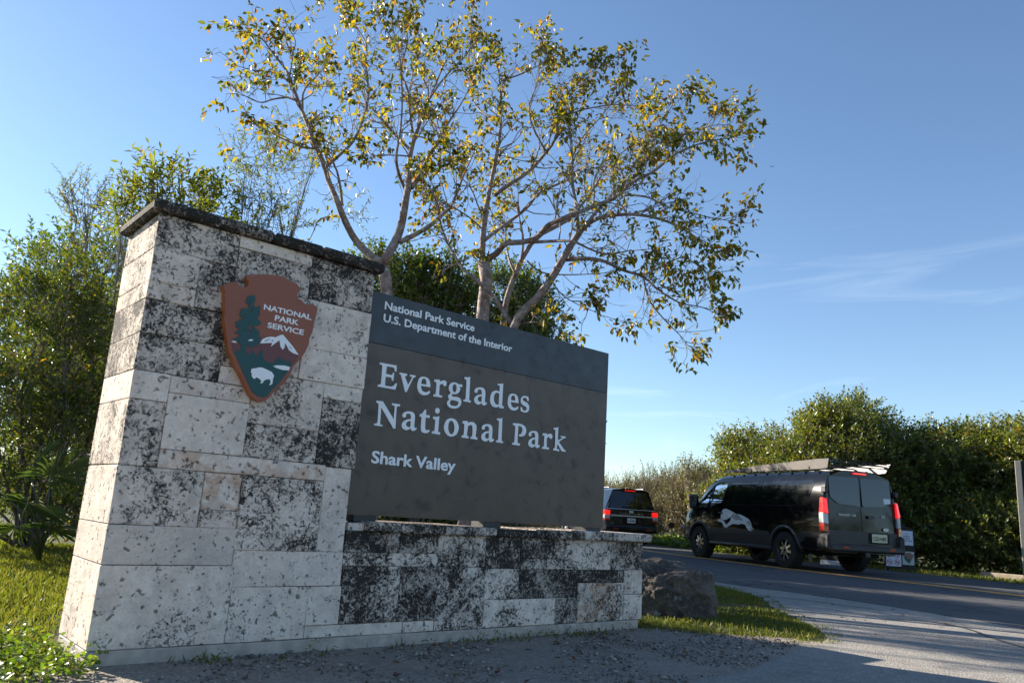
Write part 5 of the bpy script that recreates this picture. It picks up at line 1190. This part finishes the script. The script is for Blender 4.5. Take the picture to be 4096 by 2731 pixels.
# egret picture on the side: outline drawn in photo pixels, moved onto the van's flank
c_, s_ = math.cos(VYAW), math.sin(VYAW)
def vside(px, yl_=.995):
    d = ray(px); o = np.array(VL); ex = np.array([c_, s_, 0]); ey = np.array([-s_, c_, 0])
    k = ((o - CAM) @ ey + yl_) / (d @ ey); p = CAM + d * k - o; return np.array([p @ ex, p[2]])
GV = lambda q: (2880 + q[0] * .10204, 1990 + q[1] * .10204)
EG0 = vside(GV((1100, 650)))
def eg(c):                       # keep the drawing's shape, on the flank between rail and cladding
    return [np.array([1.70, 1.03]) + (vside(GV(q)) - EG0) * .98 for q in c]
egroot = None
def egret(nm, c, mat, off):
    c2 = eg(crom(c, 3)); z = [p[1] for p in c2]
    return vp(nm, side_patch(VS, c2, off, .0012, 1), mat, egroot)
egroot = egret('egret_picture', [(345,735),(430,725,1),(540,770,1),(620,850,1),(660,925,1),(690,945,1),(760,895,1),(850,800,1),(880,690),(935,600),(985,505),(1150,540),(1230,620),(1330,690),(1390,790),(1420,840),(1520,905),(1640,960),(1745,1040),(1600,1000),(1400,930),(1290,905),(1240,945,1),(1000,920,1),(860,970,1),(720,1060,1),(640,1062,1),(580,1020,1),(530,910,1),(480,860,1),(340,825)], 'feather', .012)
egret('wing', [(600,325,1),(690,312,1),(800,345),(960,430),(1140,535),(985,500),(945,560),(920,590),(880,625),(850,660),(800,690),(740,720),(700,755),(665,768),(640,755),(600,772),(570,745),(540,757),(520,725),(485,715),(470,660,1),(480,560,1),(530,400,1)], 'feather', .0145)
egret('wing', [(1165,520),(1260,530),(1420,600),(1640,730),(1670,780),(1720,870),(1745,940),(1755,1010),(1745,1035),(1520,905),(1390,820),(1370,740),(1330,690),(1230,600)], 'feather', .0145)
egret('wing_shade', [(985,505),(1150,545),(1230,620),(1330,690),(1370,750),(1380,800),(1250,760),(1100,760),(960,690),(935,600)], 'feather_grey', .017)
egret('wing_shade', [(1500,870),(1660,790),(1700,880),(1740,960),(1735,1020),(1600,930)], 'feather_grey', .017)
egret('beak', [(160,790),(210,768),(300,755),(345,770),(310,800),(210,812)], 'beak', .0145)
for k in range(5):
    x0 = 1490 + k * 52; egret('tail_feather', [(x0, 990 + k * 12), (x0 + 60, 1005 + k * 10), (x0 + 160, 1250 - abs(k - 2) * 25 - k * 12), (x0 + 125, 1235 - abs(k - 2) * 25 - k * 12)], 'feather', .0145)

# ------------------------------------------------------------------ dark SUV further on
SL = (4.56, 27.85, .03); SYAW = R(104.5)
suv = empty('sport_utility_car', SL, SYAW); tag(suv, 'dark blue sport utility car with lit brake lights beyond the sign panel', 'car')
def ssec(zb, zt, wl_2, wb, wt, belt=1.16):
    belt = min(belt, zt - .12)
    return [(0, zb), (wl_2 - .08, zb), (wl_2 - .01, zb + .10), (wl_2, zb + .30), (wl_2 + .01, min(.9, belt - .06)), (wb, belt), (wb - .04, belt + .03 if zt - belt > .3 else belt + .01), (wt + .06, max(zt - .20, belt + .05)), (wt + .01, zt - .06), (wt - .08, zt - .01), (wt * .5, zt + .02), (0, zt + .03)]
srear = lambda z: (.04 if z < 1.15 else .04 + (z - 1.15) * .30)
SS = [(srear, ssec(.48, 1.88, .95, .94, .66)), (.16, ssec(.42, 1.90, .99, .985, .69)), (.9, ssec(.36, 1.92, 1.0, .99, .71)), (2.6, ssec(.36, 1.91, 1.0, .99, .71)), (3.25, ssec(.36, 1.78, 1.0, .985, .70)), (3.85, ssec(.36, 1.36, .99, .975, .74)), (4.1, ssec(.36, 1.26, .98, .96, .76)), (4.85, ssec(.38, 1.16, .95, .93, .74)), (5.2, ssec(.42, 1.02, .86, .84, .66)), (5.33, ssec(.5, .9, .7, .68, .5))]
sb = loft(SS).build('body', MAT['blue_paint'], suv)
boolean(sb, [cyl_cut(1.10, .42, .46), cyl_cut(4.20, .42, .46)]); autosmooth(sb, 25); sb.data.materials.clear(); sb.data.materials.append(MAT['blue_paint'])
def sp(nm, m, mat, parent=None): return mk(nm, m, MAT[mat], parent or suv)
def srear_patch(nm, poly, mat, off=.004, th=.008, parent=None):
    m = fill2d([poly], .001)
    for v in m.vertices:
        y, z, lay = v.co.x, v.co.y, v.co.z; v.co = Vector((srear(z) - off - (th if lay > .0005 else 0), y, z))
    bm = bmesh.new(); bm.from_mesh(m); bmesh.ops.recalc_face_normals(bm, faces=bm.faces); bm.to_mesh(m); bm.free(); return sp(nm, m, mat, parent)
srear_patch('rear_window', rrect([(.62, 1.80), (-.62, 1.80), (-.84, 1.24), (.84, 1.24)], .04), 'tint')
srear_patch('window_trim', [(.90, 1.205), (-.90, 1.205), (-.90, 1.225), (.90, 1.225)], 'chrome')
srear_patch('chrome_bar', rrect([(.78, .965), (-.78, .965), (-.78, 1.01), (.78, 1.01)], .01), 'chrome', .004, .016)
srear_patch('plate_recess', rrect([(.34, .72), (-.34, .72), (-.26, .95), (.26, .95)], .03), 'seam', .002, .003)
sp_ = MB().box(.012, .020, -.155, .155, .755, .915).build('licence_plate', MAT['plate_w'], suv, bevel=.002)
def stext(body, y, z, w, cap, mat, x, parent=None, bold=.02):
    m = text2d(body, w, cap, .002, bold); place(m, (x, y, z), EXR, EYR); return mk('lettering', m, MAT[mat], parent or suv)
stext('SWZ-8885', .135, .80, .27, .060, 'ink', .0105, sp_); stext('TEXAS', .05, .875, .10, .022, 'ink', .0105, sp_, .01)
stext('E  X  P  E  D  I  T  I  O  N', .42, 1.045, .84, .034, 'chrome', .035)
stext('XLT', .74, .72, .09, .026, 'chrome', .035)
srear_patch('badge', [(.095 * math.cos(t), 1.135 + .042 * math.sin(t)) for t in np.linspace(0, 2 * math.pi, 25)[:-1]], 'chrome', .004, .008)
MB().box(.20, .30, -.66, .66, 1.855, 1.895).build('spoiler', MAT['blue_paint'], suv, bevel=.012)
MB().box(.190, .202, -.20, .20, 1.852, 1.874).build('brake_light', MAT['red_lit'], suv)
MB().tube([(.05, .05, 1.28), (.045, .35, 1.30)], .010, 6).build('wiper', MAT['seam'], suv)
MB().box(-.10, .22, -.97, .97, .46, .66).build('rear_bumper', MAT['blue_paint'], suv, bevel=.05)
MB().box(-.085, .2, -.80, .80, .36, .46).build('bumper_skirt', MAT['cladding'], suv, bevel=.03)
for s in (1, -1):
    def stl(nm, z0, z1, mat):
        return MB().box(.00, .30, (.80 if s > 0 else -1.005), (1.005 if s > 0 else -.80), z0, z1).build(nm, MAT[mat], suv, bevel=.02)
    stl('tail_light', 1.0, 1.16, 'red_lit'); stl('reverse_light', .87, .998, 'clear_lens'); stl('tail_light', .80, .868, 'red_lens')
    sp('side_window', side_patch(SS, rrect([(.35, 1.24), (.55, 1.70), (2.75, 1.71), (3.15, 1.62), (3.62, 1.25)], .05), .001, .005, s), 'tint')
    MB().tube([(.5, s * .66, 1.925), (.6, s * .66, 1.965), (2.4, s * .66, 1.965), (2.55, s * .66, 1.93)], .018, 6).build('roof_rail', MAT['chrome'], suv, smooth=True)
    MB().box(3.22, 3.36, (1.0 if s > 0 else -1.22), (1.22 if s > 0 else -1.0), 1.16, 1.32).build('mirror', MAT['blue_paint'], suv, bevel=.03)
    wheel(suv, 1.10, s * .86, .39, .39, .26, s, 6, .27); wheel(suv, 4.20, s * .86, .39, .39, .26, s, 6, .27)
    MB().box(-.11, -.095, s * .62 - .10, s * .62 + .10, .53, .57).build('reflector', MAT['red_lens'], suv)
MB().box(.3, 4.9, -.6, .6, .30, .42).build('underbody', MAT['seam'], suv)

# ------------------------------------------------------------------ notice board by the far verge
MAT['board'] = simple('dark_brown_board', (.012, .010, .011), .7, var=.2)
MAT['paper'] = simple('white_paper', (.62, .66, .80), .7, var=.04)
MAT['paper_g'] = simple('pale_green_poster', (.42, .50, .48), .7, var=.05)
MAT['red_ink'] = simple('red_ink', (.40, .03, .03), .6)
MAT['brown_ink'] = simple('brown_ink', (.22, .12, .11), .6)
MAT['green_ink'] = simple('green_ink', (.03, .10, .09), .6)
bl_, br_ = gnd((3535, 2266), .05), gnd((3660, 2273), .05)
BD = 19.9
bl_ = at((3537, 2262), BD); br_ = at((3662, 2270), BD)
bw = float(np.linalg.norm((br_ - bl_)[:2]))
nb = empty('notice_board', (float(bl_[0] + br_[0]) / 2, float(bl_[1] + br_[1]) / 2, .05), math.atan2(br_[1] - bl_[1], br_[0] - bl_[0])); tag(nb, 'dark notice board with white notices on the grass behind the van', 'notice board')
hw = bw / 2
MB().prism([(-hw, 0), (hw, 0), (hw, 1.02), (hw * .55, 1.06), (0, 1.13), (-hw * .55, 1.06), (-hw, 1.02)], (0, .03, 0), (1, 0, 0), (0, 0, 1), .06).build('board', MAT['board'], nb, bevel=.006)
MB().box(-hw * .8, -hw * .8 + .05, .03, .08, 0, .9).build('leg', MAT['board'], nb); MB().box(hw * .8 - .05, hw * .8, .03, .08, 0, .9).build('leg', MAT['board'], nb)
def notice(x0, x1, z0, z1, mat):
    return MB().box(x0 * hw, x1 * hw, -.036, -.0305, z0, z1).build('notice', MAT[mat], nb)
n1 = notice(.10, .88, .62, .97, 'paper'); n2 = notice(-.90, -.02, .62, .97, 'paper'); n3 = notice(-.90, .06, .10, .52, 'paper'); n4 = notice(.14, .90, .15, .47, 'paper_g')
def ntext(body, x, z, w, cap, mat, par):
    m = text2d(body, w * hw, cap, .0015, .015, align='CENTER'); place(m, (x * hw, -.0362, z), (1, 0, 0), (0, 0, 1)); mk('lettering', m, MAT[mat], par)
ntext('LA', .49, .875, .14, .032, 'ink', n1); ntext('PUERTA', .49, .82, .42, .032, 'ink', n1); ntext('CIERRA', .49, .765, .40, .032, 'ink', n1); ntext('A LAS 6 PM', .49, .71, .62, .032, 'ink', n1)
for (x, z) in ((-.68, .20), (-.20, .20), (-.68, .38), (-.20, .38)):
    rg = MB().tube([(x * hw + .062 * math.cos(t), -.037, z + .062 * math.sin(t)) for t in np.linspace(0, 2 * math.pi, 25)], .007, 5)
    rg.tube([(x * hw - .044, -.037, z + .044), (x * hw + .044, -.037, z - .044)], .007, 5); rg.build('prohibition_sign', MAT['red_ink'], n3)
    MB().box(x * hw - .03, x * hw + .03, -.0375, -.0365, z - .012, z + .012).build('pictogram', MAT['ink'], n3)
ah = [(-.5, .82), (-.1, 1), (.45, .95), (.55, .75), (.95, .7), (.75, .1), (.1, -1), (-.55, -.35), (-.85, .35), (-.9, .72)]
MB().prism([(.52 * hw + p[0] * .15, .31 + p[1] * .135) for p in ah], (0, -.0361, 0), (1, 0, 0), (0, 0, 1), .001).build('arrowhead_print', MAT['brown_ink'], n4)
MB().prism([(.52 * hw + p[0] * .15, .31 + p[1] * .135) for p in [(-.6, -.15), (-.35, .6), (-.2, -.1), (.6, -.1), (.1, -.9), (-.4, -.4)]], (0, -.0376, 0), (1, 0, 0), (0, 0, 1), .001).build('valley_print', MAT['green_ink'], n4)

# ------------------------------------------------------------------ tan-framed sign at the right edge
MAT['tan_post'] = simple('tan_painted_post', (.34, .31, .26), .7, var=.1)
MAT['teal'] = simple('teal_print', (.05, .28, .30), .6)
SD = 16.5
p_t, p_b = at((4068, 1842), SD), at((4106, 2290), SD)
sg = empty('trailhead_sign', (float(p_b[0]), float(p_b[1]), .05), R(-35)); tag(sg, 'tan-posted information sign with dark panel standing before the hedge', 'sign')
ph = float(p_t[2]) - .05
MB().box(-.055, .055, -.055, .055, -.1, ph).build('post', MAT['tan_post'], sg, bevel=.006); MB().box(1.045, 1.155, -.055, .055, -.1, ph).build('post', MAT['tan_post'], sg, bevel=.006)
MB().box(.057, 1.043, -.03, .03, .72, ph - .01).build('panel', MAT['board'], sg, bevel=.003)
def sgbox(x0, x1, z0, z1, mat, nm): return MB().box(x0, x1, -.036, -.0305, z0, z1).build(nm, MAT[mat], sg)
sgbox(.16, .94, ph - .85, ph - .36, 'paper', 'map'); sgbox(.16, .94, ph - 1.05, ph - .87, 'teal', 'water_print'); sgbox(.16, .94, ph - 1.3, ph - 1.08, 'red_ink', 'notice_strip')
for body, z, w in (('Shark Valley', ph - .12, .62),):
    m = text2d(body, w, .065, .002, .02); place(m, (.12, -.0312, z), (1, 0, 0), (0, 0, 1)); mk('lettering', m, MAT['sign_white'], sg)

# ------------------------------------------------------------------ gate arm, kerb log, low board, stake, bird
MAT['orange_band'] = simple('orange_band', (.50, .22, .01), .5, var=.1)
MAT['arm'] = simple('weathered_white_arm', (.42, .42, .44), .5, var=.12)
GD_ = 30.0
gt = at((2675, 2098), GD_); ge = at((2990, 2122), GD_ - .3)
gate = empty('barrier_gate', (float(ge[0]), float(ge[1]), .05), math.atan2(gt[1] - ge[1], gt[0] - ge[0])); tag(gate, 'barrier gate arm with orange band and black end beside the scrub', 'gate')
gl = float(np.linalg.norm((gt - ge)[:2])); gz = float(gt[2]) - .05
MB().box(.1, gl - .42, -.03, .03, gz - .05, gz + .05).build('arm', MAT['arm'], gate, bevel=.005)
MB().box(gl - .42, gl - .20, -.035, .035, gz - .075, gz + .075).build('orange_band', MAT['orange_band'], gate, bevel=.006)
MB().box(gl - .20, gl, -.045, .045, gz - .10, gz + .10).build('end_stop', MAT['board'], gate, bevel=.01)
MB().box(-.12, .12, -.12, .12, -.1, gz + .2).build('gate_post', MAT['orange_band'], gate, bevel=.02)
MAT['log'] = simple('weathered_timber_kerb', (.30, .25, .19), .85, var=.25, scale=9, bump=.4)
k0, k1 = at((3925, 2278), 19.0), at((4110, 2292), 18.2)
kb = empty('timber_kerb', (float(k0[0]), float(k0[1]), .05), math.atan2(k1[1] - k0[1], k1[0] - k0[0])); tag(kb, 'weathered pale timber kerb lying in the grass under the hedge', 'kerb')
MB().box(0, float(np.linalg.norm((k1 - k0)[:2])) + .8, -.08, .08, -.05, .13).build('timber', MAT['log'], kb, bevel=.015)
w0, w1 = at((3288, 2246), 21.2), at((3385, 2254), 20.6)
lb = empty('low_sign_board', (float(w0[0]), float(w0[1]), .05), math.atan2(w1[1] - w0[1], w1[0] - w0[0])); tag(lb, 'low dark board with blue label and white foot behind the van rear wheel', 'sign')
ln = float(np.linalg.norm((w1 - w0)[:2])) + .5
MB().box(0, ln, -.03, .03, .14, .75).build('board', MAT['board'], lb, bevel=.004); MB().box(-.02, ln + .02, -.05, .05, -.02, .11).build('foot_board', MAT['plate_w'], lb, bevel=.006)
MAT['blue_print'] = simple('blue_print', (.03, .16, .50), .5)
MB().box(.30, .62, -.036, -.031, .27, .36).build('blue_label', MAT['blue_print'], lb)
MB().box(-.0, ln, -.028, .028, .11, .14).build('rail', MAT['board'], lb)
sk = at((3242, 2228), 22.0)
o = MB().box(-.035, .035, -.035, .035, 0, .34).box(-.02, .02, -.02, .02, .34, .37).build('marker_stake', MAT['log'], None, bevel=.004); o.location = (float(sk[0]), float(sk[1]), .05); tag(o, 'short weathered wooden stake in the grass seen under the van', 'stake')
MAT['bird'] = simple('dark_plumage', (.02, .02, .022), .7)
def bird(px, d, span, label):
    c = at(px, d); s = span / 2
    mb = MB().tube([(-.5 * s, 0, 0), (-.2 * s, 0, .02 * s), (.2 * s, 0, .03 * s), (.55 * s, 0, .0)], [.02 * s, .09 * s, .10 * s, .015 * s], 6)
    o = mb.build('body', MAT['bird'], None, smooth=True)
    r_ = empty('flying_bird', tuple(c), R(70)); tag(r_, label, 'bird', 'birds flying over the road'); o.parent = r_
    for sy in (1, -1):
        MB().add([(.15 * s, 0, .04 * s), (-.12 * s, 0, .04 * s), (-.10 * s, sy * .5 * s, .30 * s), (.14 * s, sy * .5 * s, .32 * s), (-.15 * s, sy * s, .12 * s), (.10 * s, 0, .02 * s), (-.10 * s, 0, .02 * s), (-.08 * s, sy * .5 * s, .28 * s), (.12 * s, sy * .5 * s, .30 * s)],
                 [(0, 1, 2, 3), (3, 2, 4), (8, 7, 6, 5), (4, 7, 8), (0, 3, 8, 5), (1, 6, 7, 2), (3, 4, 8), (2, 7, 4)]).build('wing', MAT['bird'], r_)
bird((3088, 668), 60, .55, 'small dark bird flying high over the road')
bird((3560, 1175), 110, .5, 'tiny distant bird low in the sky over the hedge')
